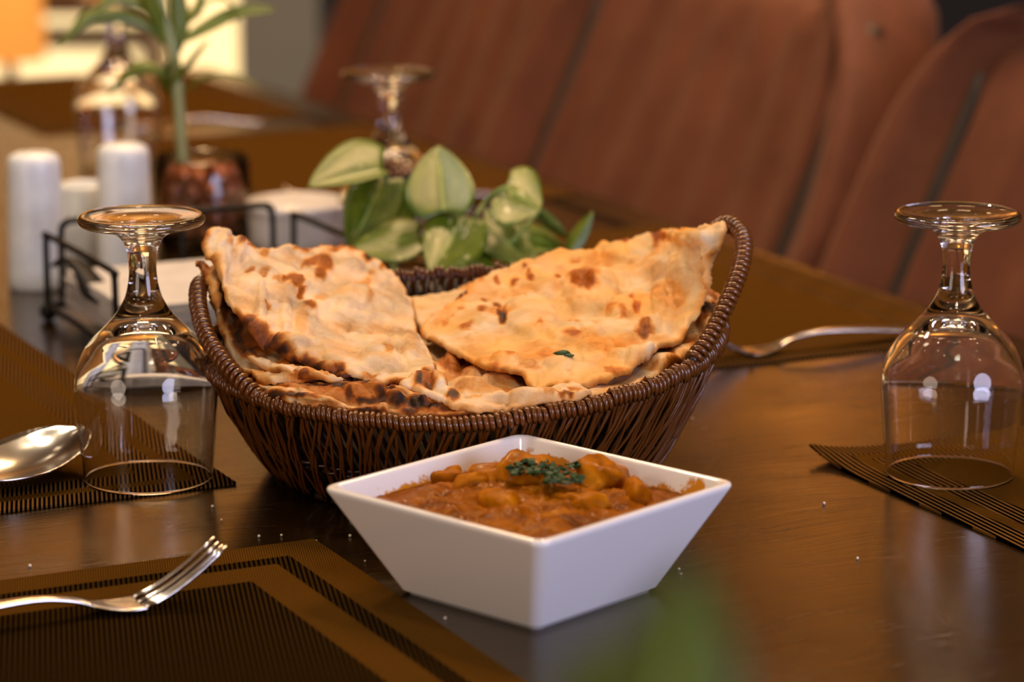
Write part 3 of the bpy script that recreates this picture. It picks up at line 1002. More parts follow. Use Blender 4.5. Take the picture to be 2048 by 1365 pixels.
naan('thin pale naan edge sandwiched in the left stack', [(493, 713), (520, 716), (556, 727), (607, 735), (648, 745), (692, 757), (650, 761), (600, 757), (545, 745), (508, 732)],
     [(495, 713, 1.519), (556, 729, 1.503), (607, 737, 1.493), (648, 748, 1.485), (690, 758, 1.480), (650, 760, 1.481), (600, 756, 1.486), (540, 744, 1.500), (505, 730, 1.513)], seed=6.1,
     chars=[(510, 716, 10, 4, .8), (610, 752, 10, 5, .3), (520, 720, 6, 3, .8)], spots=[(640, 748, 30, 6, .4)], edge=.4, th=.005, step=3.5, wob=3)
N4o = [(508, 774), (560, 773), (640, 768), (720, 766), (790, 772), (835, 785), (885, 803), (945, 816), (965, 826), (900, 834), (850, 835), (790, 833), (720, 825), (640, 806), (580, 790), (530, 784)]
naan('scorched amber naan with black blisters at the front rim', N4o,
     [(510, 776, 1.502), (600, 769, 1.487), (720, 768, 1.478), (800, 778, 1.470), (880, 806, 1.459), (955, 824, 1.452), (900, 832, 1.452), (850, 834, 1.453), (790, 832, 1.456), (720, 824, 1.463), (640, 803, 1.473), (580, 787, 1.485), (530, 783, 1.496)], seed=8.8,
     spots=[(700, 790, 120, 25, .55), (850, 812, 70, 20, .65), (600, 780, 50, 14, .5)],
     chars=[(680, 776, 16, 6, .9), (640, 775, 22, 4, .8), (735, 806, 22, 5, .9), (766, 800, 10, 14, .8), (800, 806, 20, 8, .9), (835, 808, 18, 12, 1.), (780, 778, 10, 5, .8), (865, 812, 14, 6, .8), (745, 772, 14, 4, .7), (820, 826, 14, 5, .7), (700, 795, 8, 8, .7), (890, 818, 10, 4, .6)],
     bumps=[(708, 785, 20, 9, .003), (756, 782, 20, 10, .003), (792, 797, 18, 8, .003), (850, 804, 12, 7, .003)], edge=.8, general=.3, step=3.2, wob=4)
naan('pale rolled naan layer curving along the front left rim', [(504, 765), (545, 775), (600, 777), (650, 792), (690, 808), (714, 814), (742, 810), (774, 806), (774, 822), (720, 829), (660, 826), (600, 818), (560, 804), (528, 792)],
     [(506, 766, 1.504), (600, 778, 1.480), (650, 795, 1.469), (714, 815, 1.460), (774, 808, 1.458), (772, 823, 1.454), (720, 828, 1.458), (660, 824, 1.465), (600, 816, 1.473), (560, 802, 1.482), (530, 791, 1.493)], seed=10.3,
     chars=[(520, 783, 14, 6, .8), (590, 797, 40, 5, .9), (560, 792, 14, 5, .8), (740, 822, 26, 4, .9)], spots=[(650, 812, 40, 8, .5), (740, 812, 20, 5, .5)], bumps=[(640, 800, 70, 10, .003)], edge=.5, th=.005, step=3.2, wob=3)
naan('greyish lowest naan layer just above the front left rim', [(560, 800), (620, 815), (680, 826), (740, 828), (800, 830), (845, 834), (850, 845), (780, 848), (720, 846), (660, 840), (600, 826)],
     [(560, 800, 1.487), (650, 818, 1.470), (720, 829, 1.4610), (800, 832, 1.4575), (850, 838, 1.455), (780, 846, 1.456), (740, 844, 1.458), (680, 840, 1.463), (620, 828, 1.472)], seed=12.9,
     chars=[(700, 828, 14, 4, .7), (640, 825, 12, 4, .5)], edge=.7, general=.35, step=3.5, wob=3)
# --- middle
naan('pale naan tucked upright between the two top sheets', [(818, 600), (850, 592), (880, 588), (930, 574), (985, 556), (1010, 570), (950, 650), (905, 700), (912, 735), (868, 742), (838, 665)],
     [(822, 598, 1.705), (950, 565, 1.725), (1000, 565, 1.725), (900, 690, 1.61), (905, 730, 1.57), (870, 740, 1.555), (840, 660, 1.635)], seed=15.2,
     spots=[(930, 577, 25, 6, .5), (965, 566, 14, 4, .5)], edge=.3, amp=.7)
naan('toasted crumpled naan at the bottom of the basket', [(866, 742), (885, 720), (905, 712), (945, 720), (995, 738), (1055, 760), (1075, 786), (1000, 800), (930, 808), (890, 792)],
     [(870, 742, 1.545), (945, 728, 1.56), (1040, 762, 1.518), (1070, 785, 1.50), (1000, 797, 1.487), (930, 805, 1.48), (890, 785, 1.50)], seed=17.7,
     spots=[(900, 735, 30, 12, .65), (960, 748, 30, 8, .5), (900, 760, 20, 12, .5), (1000, 770, 30, 8, .4), (930, 780, 25, 8, .4)], bumps=[(905, 735, 16, 16, .004), (950, 755, 30, 8, .003), (930, 775, 40, 7, .003), (1000, 770, 40, 7, .003)], edge=.3, general=.35)
naan('long pale naan strip with a burnt triangular flap at the front', [(796, 772), (822, 756), (845, 747), (868, 752), (890, 768), (908, 786), (938, 802), (1000, 794), (1050, 786), (1100, 775), (1140, 760), (1163, 761), (1168, 775), (1184, 781), (1180, 795), (1130, 806), (1060, 813), (960, 824), (905, 818), (850, 795)],
     [(800, 770, 1.474), (845, 748, 1.488), (870, 752, 1.485), (905, 785, 1.470), (940, 803, 1.460), (1000, 795, 1.466), (1100, 775, 1.474), (1163, 762, 1.479), (1183, 782, 1.469), (1180, 797, 1.462), (1130, 806, 1.457), (1060, 813, 1.454), (960, 823, 1.449), (900, 815, 1.455), (850, 790, 1.464)], seed=19.4,
     spots=[(850, 770, 22, 14, .85), (1150, 790, 14, 5, .5), (1100, 800, 20, 4, .4)], chars=[(840, 768, 6, 10, 1.), (856, 778, 8, 5, .7), (906, 799, 10, 8, .85), (1130, 800, 10, 3, .5)], bumps=[(1040, 800, 110, 9, .0035), (880, 765, 20, 16, .003)], edge=.4, step=3.5, wob=4)
# --- right
naan('spotted under naan bulging beside the right handle', [(1400, 575), (1420, 582), (1440, 597), (1446, 612), (1440, 645), (1425, 668), (1380, 712), (1320, 752), (1260, 782), (1190, 802), (1160, 795), (1180, 770), (1250, 730), (1330, 670), (1380, 620)],
     [(1420, 580, 1.645), (1445, 610, 1.622), (1425, 665, 1.583), (1380, 710, 1.548), (1320, 750, 1.519), (1260, 780, 1.494), (1190, 800, 1.474), (1165, 795, 1.478), (1180, 770, 1.50), (1250, 730, 1.54), (1330, 670, 1.595), (1390, 600, 1.645)], seed=21.1,
     spots=[(1425, 600, 12, 10, .6), (1410, 655, 16, 8, .6), (1380, 690, 20, 10, .6), (1340, 720, 16, 7, .6), (1436, 625, 8, 14, .6), (1300, 745, 20, 6, .4), (1345, 690, 30, 10, .7)], chars=[(1424, 636, 14, 6, .9), (1432, 608, 5, 4, .7), (1418, 612, 5, 3, .7), (1438, 592, 5, 4, .8)], bumps=[(1420, 640, 24, 40, .005), (1330, 735, 70, 14, .004)], edge=.7, general=.2, th=.005)
R1o = [(837, 658), (870, 630), (909, 602), (941, 574), (983, 553), (1025, 532), (1046, 520), (1074, 516), (1116, 502), (1169, 502), (1204, 492), (1257, 479), (1306, 469), (1320, 460), (1341, 456), (1398, 456), (1436, 445), (1452, 447), (1452, 469), (1440, 500), (1429, 528), (1422, 571), (1412, 599),
       (1391, 641), (1363, 673), (1327, 694), (1292, 722), (1240, 750), (1204, 768), (1166, 771), (1116, 768), (1067, 777), (1046, 757), (1032, 750), (983, 743), (941, 722), (902, 704), (863, 683)]
R1c = [(837, 658, 1.60), (909, 602, 1.65), (983, 553, 1.69), (1046, 520, 1.71), (1116, 502, 1.715), (1257, 479, 1.715), (1341, 456, 1.70), (1450, 449, 1.598), (1400, 470, 1.61), (1440, 500, 1.592), (1422, 571, 1.588), (1391, 641, 1.575), (1327, 694, 1.54), (1240, 750, 1.498), (1166, 771, 1.484), (1067, 776, 1.48), (983, 743, 1.508), (902, 704, 1.552), (863, 683, 1.578),
       (1150, 600, 1.635), (1150, 690, 1.548), (1000, 650, 1.598), (1300, 600, 1.63), (1250, 660, 1.57), (1380, 540, 1.605), (1340, 640, 1.588)]
naan('large blistered golden naan sheet rising to a point at the right handle', R1o, R1c, seed=23.6,
     spots=[(1034, 574, 10, 8, .85), (1064, 571, 6, 9, .75), (1050, 541, 6, 8, .85), (1059, 556, 4, 5, .7), (995, 572, 6, 8, .65), (965, 569, 6, 7, .6), (969, 609, 6, 4, .7), (993, 620, 8, 9, .9), (965, 630, 9, 5, .65), (923, 627, 6, 5, .55), (890, 653, 7, 6, .5), (905, 642, 6, 3, .4),
            (934, 662, 14, 7, .55), (1120, 564, 10, 10, .65), (1137, 546, 7, 5, .6), (1166, 575, 30, 26, .62), (1146, 680, 18, 8, .6), (1257, 602, 9, 9, .6), (1273, 622, 8, 10, .65), (1245, 640, 8, 10, .5), (1289, 672, 18, 12, .7), (1320, 472, 12, 9, .75), (1250, 486, 9, 7, .75), (1342, 478, 9, 8, .5),
            (1415, 523, 4, 5, .6), (1151, 525, 9, 4, .6), (1021, 722, 14, 9, .55), (993, 739, 9, 5, .6), (1155, 650, 22, 7, .5), (1007, 600, 4, 3, .4), (1080, 662, 8, 5, .5), (1225, 630, 12, 8, .35), (1100, 715, 30, 8, .4), (1060, 740, 20, 8, .4), (1230, 745, 22, 6, .5), (1313, 480, 6, 14, .7),
            (1200, 520, 30, 10, .25), (1290, 540, 40, 20, .25), (1350, 600, 30, 40, .28), (1230, 700, 60, 14, .3), (940, 690, 30, 8, .2), (1045, 612, 10, 6, .4)],
     chars=[(919, 599, 4, 5, .9), (930, 593, 4, 4, .8), (993, 621, 4, 4, .7), (1006, 642, 6, 11, .9), (1052, 540, 4, 4, .6), (1168, 590, 18, 9, .45), (1036, 576, 4, 3, .5), (1287, 678, 10, 6, .6), (1312, 470, 4, 8, .6)],
     bumps=[(1180, 585, 62, 50, .0055), (1166, 580, 24, 20, -.0075), (1060, 640, 60, 40, .004), (1075, 575, 60, 36, .003), (950, 640, 60, 30, .0025), (1150, 672, 60, 22, .003), (1330, 620, 26, 60, .003), (1360, 560, 22, 60, .003), (1425, 530, 14, 70, .004),
            (1290, 716, 80, 12, .0045), (1390, 480, 45, 14, .003), (1250, 510, 50, 20, .003), (1240, 625, 30, 20, .0035), (1300, 660, 26, 14, .004), (1140, 735, 60, 10, .003), (1200, 700, 50, 9, .003), (1010, 725, 30, 12, .003)], edge=.35, general=.18, gold=.75)
# two herb flecks on the right sheet
for (px, py, Y, s, lab) in [(1125, 708, 1.527, .0042, 'black herb fleck lying on the right naan'), (1138, 712, 1.523, .0025, 'tiny dark herb speck beside the larger fleck on the naan')]:
    o = lump('herb_fleck', PY(px, py, Y - 0.009), (s, s * .6, s * .4), M["herb"], px, .6, 2)
    tag(o, lab, 'herbs')

# ------------------------------------------------------------------ cutlery   local x = length towards the tip, z up
def ribbon(name, stations, m, parent, nw=6, thick=0.0018):
    """stations: (x, half width, z, cup)"""
    vs, fs = [], []
    k = nw + 1
    for lay in (1, -1):
        for x, w, z, cup in stations:
            for i in range(k):
                t = -1 + 2 * i / nw
                edge_t = math.sqrt(max(0, 1 - abs(t) ** 4))
                vs.append((x, t * w, z + cup * t * t + lay * thick * 0.5 * edge_t))
    n_ = len(stations)
    o2 = n_ * k
    for a in range(n_ - 1):
        for i in range(nw):
            q = a * k + i
            fs.append((q, q + k, q + k + 1, q + 1))
            fs.append((o2 + q, o2 + q + 1, o2 + q + k + 1, o2 + q + k))
    for a in range(n_ - 1):
        fs.append((a * k, o2 + a * k, o2 + (a + 1) * k, (a + 1) * k))
        q = a * k + nw
        fs.append((q, q + k, o2 + q + k, o2 + q))
    for i in range(nw):
        fs.append((i, i + 1, o2 + i + 1, o2 + i))
        q = (n_ - 1) * k + i
        fs.append((q, o2 + q, o2 + q + 1, q + 1))
    bm = bmesh.new()
    bv = [bm.verts.new(v) for v in vs]
    for f in fs: bm.faces.new([bv[i] for i in f])
    bmesh.ops.remove_doubles(bm, verts=bm.verts, dist=1e-6)
    return bm_obj(name, bm, m, parent)
def dens(st, n=5):
    a = smooth_path([Vector(s[:3]) for s in st], n)
    b = smooth_path([Vector((s[0], s[3], 0)) for s in st], n)
    return [(p.x, max(p.y, 1e-4), p.z, q.y) for p, q in zip(a, b)]
def fork(loc, rz, label, tip_z=0.024):
    e = empty('fork', loc, rz, label, 'fork')
    ribbon('handle', dens([(-0.145, 0.006, 0.003, 0), (-0.138, 0.0095, 0.003, 0), (-0.11, 0.0085, 0.0055, 0), (-0.07, 0.0055, 0.0095, 0), (-0.04, 0.0032, 0.0105, 0), (-0.022, 0.0030, 0.0080, 0), (-0.012, 0.0045, 0.0045, 0.0003)]), M['steel'], e, 8, 0.0026)
    ribbon('head', dens([(-0.012, 0.0045, 0.0045, 0.0003), (-0.004, 0.0085, 0.0022, 0.001), (0.004, 0.0108, 0.0012, 0.0012), (0.012, 0.0112, 0.0014, 0.0012)]), M['steel'], e, 10, 0.0020)
    for i in range(4):
        y = (-1.5 + i) * 0.0058
        pts = []
        for k in range(8):
            t = k / 7
            x = 0.011 + 0.041 * t
            z = 0.0016 + (tip_z - 0.0016) * t ** 1.45 + 0.0012 * (y / 0.0087) ** 2
            pts.append((x, y * (1 - 0.06 * t), z))
        tube('tine', pts, [0.0017, 0.0017, 0.0016, 0.0016, 0.0015, 0.0014, 0.0012, 0.0008], M['steel'], e, 8, 0.75)
    return e
VA = math.atan2(V.y, V.x)
pf = PZ(232, 1222, 0.002)
fork(pf, VA, 'steel fork with raised tines at the lower left on the ribbed mat', 0.0255)
pr_ = PZ(1525, 708, 0.002)
fork(pr_, VA + math.pi, 'steel fork lying right of the basket, its handle behind the glass', 0.026)
def spoon(loc, rz, label):
    e = empty('spoon', loc, rz, label, 'spoon')
    ribbon('handle', dens([(-0.160, 0.005, 0.003, 0), (-0.153, 0.0085, 0.003, 0), (-0.13, 0.007, 0.006, 0), (-0.105, 0.0045, 0.010, 0), (-0.080, 0.0035, 0.011, 0), (-0.068, 0.0045, 0.009, 0)]), M['steel'], e, 8, 0.0026)
    ribbon('spoon_bowl', dens([(-0.070, 0.004, 0.0095, 0.0002), (-0.062, 0.011, 0.0060, 0.002), (-0.048, 0.0195, 0.0024, 0.0050), (-0.031, 0.0220, 0.0022, 0.0062), (-0.014, 0.0185, 0.0062, 0.0055), (-0.004, 0.0105, 0.0112, 0.003), (0.0, 0.003, 0.0130, 0.001)]), M['steel'], e, 12, 0.0016)
    return e
big_spoon = spoon(PZ(158, 870, 0.018) - Vector((0, 0, 0.0165)), R_(50), 'steel spoon at the left edge in front of the left glass')
big_spoon.scale = (1.4, 1.45, 1.45)
ks = UV(u2 + 0.60 + 0.10, rv + 0.02, 0.0018)
fork(UV(u2 + 0.60 + 0.02, rv + 0.07, 0.0018), VA + math.pi, 'far blurred steel fork on the mat behind the pothos', 0.02)
spoon(UV(u2 + 1.08, rv + 0.02, 0.002), VA + math.pi, 'far blurred spoon lying beside the tall green plant')

# ------------------------------------------------------------------ caddy with napkins
def wire_path(ctrl, rad=0.0016, name='wire', parent=None, n=8):
    return tube(name, smooth_path(ctrl, n), rad, M['wire'], parent, 8)
cA, cB, cD = PZ(80, 640), PZ(237, 706), PZ(505, 512)
cA = Vector((-0.312, 1.965, TZ)); CDL, CDW = 0.145, 0.178
cad = empty('napkin_caddy', cA, TA, 'black wire napkin caddy with ball feet behind the left glass', 'caddy')
# local x = v (0..CDW), local y = -u (0..-CDL)
def loop(x, y0, y1, top, nm='end_loop'):
    r = 0.008
    pts = [(x, y0, 0.004), (x, y0, top - r), (x, y0 + (r * 0.35 if y1 > y0 else -r * 0.35), top - r * 0.3), (x, y0 + (r if y1 > y0 else -r), top),
           (x, y1 - (r if y1 > y0 else -r), top), (x, y1 - (r * 0.35 if y1 > y0 else -r * 0.35), top - r * 0.3), (x, y1, top - r), (x, y1, 0.004)]
    return tube(nm, smooth_path(pts, 4), 0.0023, M['wire'], cad, 8)
loop(0.0, 0.0, -CDL, 0.059)
loop(CDW, 0.0, -CDL, 0.059)
def loop_x(y, x0, x1, top):
    r = 0.008
    pts = [(x0, y, 0.010), (x0, y, top - r), (x0 + r * .35, y, top - r * .3), (x0 + r, y, top), (x1 - r, y, top), (x1 - r * .35, y, top - r * .3), (x1, y, top - r), (x1, y, 0.010)]
    return tube('side_loop', smooth_path(pts, 4), 0.0023, M['wire'], cad, 8)
loop_x(0.004, 0.012, 0.068, 0.066)
loop_x(0.004, 0.098, CDW - 0.014, 0.066)
for y in (0.0, -CDL):
    tube('base_rail', [(0, y, 0.010), (CDW * 0.5, y, 0.010), (CDW, y, 0.010)], 0.0023, M['wire'], cad)
for x in (0.0, CDW):
    tube('base_rail', [(x, 0, 0.010), (x, -CDL * .5, 0.010), (x, -CDL, 0.010)], 0.0023, M['wire'], cad)
for k in range(1, 9):
    tube('floor_wire', [(CDW * k / 9, 0, 0.010), (CDW * k / 9, -CDL * .5, 0.010), (CDW * k / 9, -CDL, 0.010)], 0.0010, M['wire'], cad)
tube('divider', [(CDW * .44, -0.004, 0.030), (CDW * .44, -CDL * .5, 0.030), (CDW * .44, -CDL + .004, 0.030)], 0.0016, M['wire'], cad)
for x in (0.0, CDW):
    for y in (0.0, -CDL):
        o = lathe('ball_foot', [(0.0001, -0.006)] + [(0.006 * math.cos(a), 0.006 * math.sin(a)) for a in [R_(d) for d in range(-75, 90, 15)]] + [(0.0001, 0.006)], M['wire'], cad, 16)
        o.location = (x, y, 0.006)
# weighted strap
st = [((0.002, -0.015, 0.040), 0.004), ((0.006, -0.03, 0.047), 0.005), ((0.012, -0.045, 0.040), 0.007), ((0.016, -0.060, 0.029), 0.011), ((0.024, -0.078, 0.0255), 0.013), ((0.034, -0.10, 0.0265), 0.011), ((0.040, -0.12, 0.031), 0.009), ((0.044, -0.140, 0.030), 0.009)]
vs, fs = [], []
cp_ = smooth_path([Vector(p) for p, _ in st], 5)
wp_ = smooth_path([Vector((w, 0, 0)) for _, w in st], 5)
for lay in (0.0008, -0.0008):
    for p, w in zip(cp_, wp_):
        vs.append(p + Vector((-w.x, 0, lay))); vs.append(p + Vector((w.x, 0, lay)))
n_ = len(cp_)
for i in range(n_ - 1):
    a = 2 * i
    fs += [(a, a + 1, a + 3, a + 2), (2 * n_ + a, 2 * n_ + a + 2, 2 * n_ + a + 3, 2 * n_ + a + 1), (a, a + 2, 2 * n_ + a + 2, 2 * n_ + a), (a + 1, 2 * n_ + a + 1, 2 * n_ + a + 3, a + 3)]
fs += [(0, 2 * n_, 2 * n_ + 1, 1), (2 * n_ - 2, 2 * n_ - 1, 4 * n_ - 1, 4 * n_ - 2)]
mk('holding_strap', vs, fs, M['wire'], cad)
nap0 = None
rot = Matrix.Rotation(TA, 4, 'Z')
for k in range(12):
    nap = box('paper_napkin', (-0.082, -0.067, 0), (0.082, 0.067, 0.0016), M['paper'], None, 0.0005, 1)
    c_ = rot @ Vector((CDW * 0.5 + 0.004, -CDL * 0.5, 0.0115 + k * 0.0019))
    nap.location = cA + c_
    nap.rotation_euler = (0, 0, TA + random.uniform(-.05, .05))
    tag(nap, 'topmost white paper napkin lying in the black wire caddy' if k == 11 else 'white folded paper napkin stacked under the topmost one in the wire caddy', 'napkin', 'napkins stacked in the caddy')

# ------------------------------------------------------------------ shakers, jar, ramekin
SH = [(0.0, 0.0), (0.0195, 0.0), (0.0205, 0.002), (0.0203, 0.010), (0.0198, 0.030), (0.0190, 0.060), (0.0186, 0.084), (0.0184, 0.090), (0.0172, 0.0935), (0.013, 0.0958), (0.006, 0.0968), (0.0, 0.097)]
def shaker(p, label, sc=1.0):
    e = empty('salt_shaker', p, 0, label, 'shaker')
    lathe('shaker_body', [(r * sc, z * sc) for r, z in SH], M['ceramic_mat'], e, 40)
    for k in range(5):
        a = k * 1.257
        o = lathe('hole', [(0.0, 0.0), (0.0008, 0.0), (0.0008, 0.0004), (0.0, 0.0004)], M['wire'], e, 8)
        o.location = (0.006 * sc * math.cos(a), 0.006 * sc * math.sin(a), 0.0967 * sc)
    return e
shaker(PZ(76, 573), 'tall white ceramic shaker at the far left outside the caddy')
shaker(Vector((-0.279, 2.12, TZ)), 'white ceramic shaker just behind the wire caddy')
o = lathe('toothpick_jar', [(0.0, 0.0), (0.016, 0.0), (0.019, 0.004), (0.0195, 0.03), (0.018, 0.055), (0.0165, 0.058), (0.015, 0.055), (0.016, 0.03), (0.015, 0.006), (0.0, 0.005)], M['ceramic_mat'], None, 40)
o.location = PZ(172, 520)
tag(o, 'small cream ceramic jar standing between the two white shakers', 'jar')
ram = empty('ramekin', Vector((-0.163, 2.222, TZ)), 0, 'white fluted ramekin standing behind the wire caddy beside the pothos', 'ramekin')
vs, fs = [], []
pf_ = [(0.0, 0.0, 0), (0.031, 0.0, 0), (0.0335, 0.002, .5), (0.0355, 0.010, 1), (0.0365, 0.026, 1), (0.0370, 0.030, .3), (0.0378, 0.031, 0), (0.0382, 0.036, 0), (0.0370, 0.0375, 0), (0.0350, 0.0365, 0), (0.0340, 0.030, 0), (0.0325, 0.006, 0), (0.0, 0.005, 0)]
n_ = 144
for i in range(n_):
    a = 2 * math.pi * i / n_
    for r, z, fl in pf_:
        rr2 = r - 0.0009 * fl * (0.5 + 0.5 * math.cos(a * 36))
        vs.append((rr2 * math.cos(a), rr2 * math.sin(a), z))
k = len(pf_)
for i in range(n_):
    j = (i + 1) % n_
    for q in range(k - 1): fs.append((i * k + q, j * k + q, j * k + q + 1, i * k + q + 1))
mk('ramekin_body', vs, fs, M['ceramic'], ram)
o = lathe('filling', [(0.0, 0.0), (0.030, 0.0), (0.0335, 0.029), (0.02, 0.0315), (0.0, 0.033)], M['paper'], ram, 40)
o.location = (0, 0, 0.006)

# ------------------------------------------------------------------ tall plant in a glass of beads
pp = Vector((-0.236, 2.245, TZ))
pot = empty('potted_cane_plant', pp, 0, 'tall green cane plant in a round glass pot of brown beads', 'plant')
lathe('glass_pot', [(0.0, 0.0), (0.033, 0.0), (0.0365, 0.004), (0.0375, 0.035), (0.0365, 0.066), (0.0358, 0.067), (0.035, 0.066), (0.0358, 0.035), (0.0345, 0.006), (0.0, 0.004)], M['glass'], pot, 48)
vs, fs = [], []
ico = bmesh.new(); bmesh.ops.create_icosphere(ico, subdivisions=2, radius=1.0)
iv = [v.co.copy() for v in ico.verts]; iff = [tuple(v.index for v in f.verts) for f in ico.faces]; ico.free()
rnd = random.Random(3)
lay = 0
z = 0.011
while z < 0.0635:
    for rr3, cnt in ((0.0275, 13), (0.0155, 7), (0.003, 1)):
        for q in range(cnt):
            a = 2 * math.pi * (q + 0.5 * (lay % 2)) / cnt + rnd.uniform(-.1, .1)
            s = rnd.uniform(0.0058, 0.0068)
            c = Vector((rr3 * math.cos(a), rr3 * math.sin(a), z + rnd.uniform(-.001, .001)))
            b0 = len(vs)
            vs += [c + v * s for v in iv]
            fs += [tuple(b0 + i for i in f) for f in iff]
    z += 0.0105; lay += 1
o = mk('beads', vs, fs, M['bead'], pot)
o['kind'] = 'stuff'
def rel(p): return p - pp
stem = [rel(PY(a, b, 2.245 + c)) for a, b, c in [(372, 420, 0), (366, 342, 0), (359, 240, 0), (352, 137, 0), (338, 70, 0), (326, 30, 0), (316, -20, .0), (306, -90, 0)]]
tube('stem', smooth_path(stem, 6), 0.0042, M['cane'], pot, 10)
def path_leaf(name, pts, hw, m, parent, off, width_dir, prof_pow=0.7, tilt=0.5):
    """a strap leaf along 3D points; hw half width in metres"""
    ctr = smooth_path([p - off for p in pts], 6)
    n_ = len(ctr)
    vs, fs, uvs = [], [], []
    nw = 6
    for i, p in enumerate(ctr):
        s = i / (n_ - 1)
        t = (ctr[min(i + 1, n_ - 1)] - ctr[max(i - 1, 0)]).normalized()
        w = (width_dir - t * width_dir.dot(t)).normalized()
        nn = t.cross(w)
        k = hw * max(0.02, math.sin(math.pi * min(1, s * 0.96 + 0.04)) ** prof_pow)
        for q in range(nw + 1):
            x = -1 + 2 * q / nw
            vs.append(p + w * x * k + nn * (abs(x) ** 1.5) * k * tilt)
            uvs.append((q / nw, s))
    for i in range(n_ - 1):
        for q in range(nw):
            a = i * (nw + 1) + q
            fs.append((a, a + 1, a + nw + 2, a + nw + 1))
    o = leaf_solid(name, vs, fs, uvs, m, parent, 0.0007)
    return o
def leaf_solid(name, vs, fs, uvs, m, parent, th):
    me = bpy.data.meshes.new(name)
    me.from_pydata([tuple(v) for v in vs], [], fs)
    ul = me.uv_layers.new(name='UVMap')
    for lp in me.loops: ul.data[lp.index].uv = uvs[lp.vertex_index]
    me.polygons.foreach_set('use_smooth', [True] * len(me.polygons))
    o = obj(name, me, parent, m)
    md = o.modifiers.new('solid', 'SOLIDIFY')
    md.thickness = th
    md.offset = 0
    return o
for pts, hw_, wd in [([(325, 79), (290, 45), (240, 28), (180, 30), (150, 55), (117, 96)], .0062, (0, .6, .8)),
                     ([(318, 30), (270, 2), (225, -5), (190, 25)], .0055, (0, .6, .8)),
                     ([(366, 84), (420, 55), (480, 27), (552, 20)], .0068, (0, .7, .7)),
                     ([(340, 150), (300, 132), (270, 133), (240, 155), (216, 190)], .0068, (0, .7, .7)),
                     ([(352, 170), (370, 145), (395, 115), (418, 80)], .0085, (.3, .9, .3)),
                     ([(364, 186), (405, 160), (455, 152), (516, 168)], .0030, (0, .9, .3)),
                     ([(345, 60), (375, 35), (400, 10), (406, -40)], .0045, (.8, .5, 0)),
                     ([(348, 120), (362, 60), (358, 0), (350, -50)], .0075, (.9, .4, 0)),
                     ([(330, 90), (318, 40), (300, 0), (285, -50)], .0065, (.9, .4, .1)),
                     ([(340, 120), (330, 150), (345, 175), (352, 200)], .006, (.9, .4, .1)),
                     ([(395, 20), (430, 0), (460, 10), (475, 45)], .0028, (0, .9, .3))]:
    Y0 = 2.245 + random.uniform(-.012, .012)
    P3 = [PY(a, b, 2.243 + (Y0 - 2.245) * i) for i, (a, b) in enumerate(pts)]
    path_leaf('leaf', P3, hw_, M['cane_leaf'], pot, pp, Vector(wd))

# ------------------------------------------------------------------ pothos behind the basket
po = Vector((-0.045, 1.885, TZ))
pth = empty('pothos_plant', po, 0, 'green pothos plant with cream marbled heart leaves behind the basket', 'plant')
lathe('pot', [(0.0, 0.0), (0.028, 0.0), (0.032, 0.003), (0.036, 0.042), (0.037, 0.044), (0.034, 0.044), (0.030, 0.030), (0.0, 0.030)], M['wicker_dark'], pth, 40)
def heart(base, tip, wl, wr, Yb, Yt, yl, yr, m, parent, off, droop=0.0, notch=0.1):
    """heart leaf from base to tip (sight-line positions), half widths left and right, distances of base, tip, left and right margins"""
    bx, by = base; tx, ty = tip
    dx, dy = tx - bx, ty - by
    L = math.hypot(dx, dy)
    nx_, ny_ = dy / L, -dx / L            # left of the midrib
    vs, fs, uvs = [], [], []
    ns, nw = 16, 12
    for i in range(ns + 1):
        s = i / ns
        wprof = (math.sin(math.pi * min(1.0, (s * 0.93 + 0.07)) ** 0.72)) ** 0.75 if s < 1 else 0.0
        wprof = max(wprof, 0.015)
        for q in range(nw + 1):
            x = -1 + 2 * q / nw
            w = (wl if x < 0 else wr) * wprof
            lobe = notch * L * (abs(x) ** 1.5) * (1 - s) ** 2
            px = bx + dx * s - dx / L * lobe + nx_ * (-x) * w
            py = by + dy * s - dy / L * lobe + ny_ * (-x) * w
            Y = Yb + (Yt - Yb) * s + (yl if x < 0 else yr) * abs(x) ** 1.3 * wprof - droop * 4 * s * (1 - s)
            vs.append(PY(px, py, Y) - off)
            uvs.append((q / nw, s))
    for i in range(ns):
        for q in range(nw):
            a = i * (nw + 1) + q
            fs.append((a, a + 1, a + nw + 2, a + nw + 1))
    return leaf_solid('leaf', vs, fs, uvs, m, parent, 0.0006)
G, Gp = M['pothos'], M['pothos_pale']
PL = [((765, 340), (616, 374), 14, 72, 1.89, 1.86, -.015, .03, G), ((888, 424), (876, 292), 74, 66, 1.85, 1.90, -.01, -.008, G), ((1011, 374), (1082, 418), 58, 72, 1.885, 1.87, .025, -.025, Gp),
      ((768, 356), (700, 500), 60, 56, 1.90, 1.86, .0, .01, G), ((838, 474), (706, 498), 42, 44, 1.855, 1.84, -.02, .025, G), ((930, 432), (860, 545), 70, 62, 1.86, 1.81, .004, .012, Gp),
      ((965, 440), (1062, 530), 34, 46, 1.89, 1.85, .02, -.015, G), ((1030, 468), (1125, 492), 28, 30, 1.90, 1.90, .02, -.015, G), ((1076, 420), (1140, 476), 10, 18, 1.90, 1.90, .0, .01, Gp),
      ((1138, 505), (1186, 424), 16, 18, 1.88, 1.89, .01, .0, G), ((840, 430), (800, 360), 40, 40, 1.92, 1.93, .0, .0, G), ((1000, 500), (1100, 540), 24, 22, 1.87, 1.86, .01, -.01, G), ((900, 500), (990, 545), 40, 36, 1.87, 1.85, .01, -.01, G)]
for a in PL: heart(*a, pth, po)
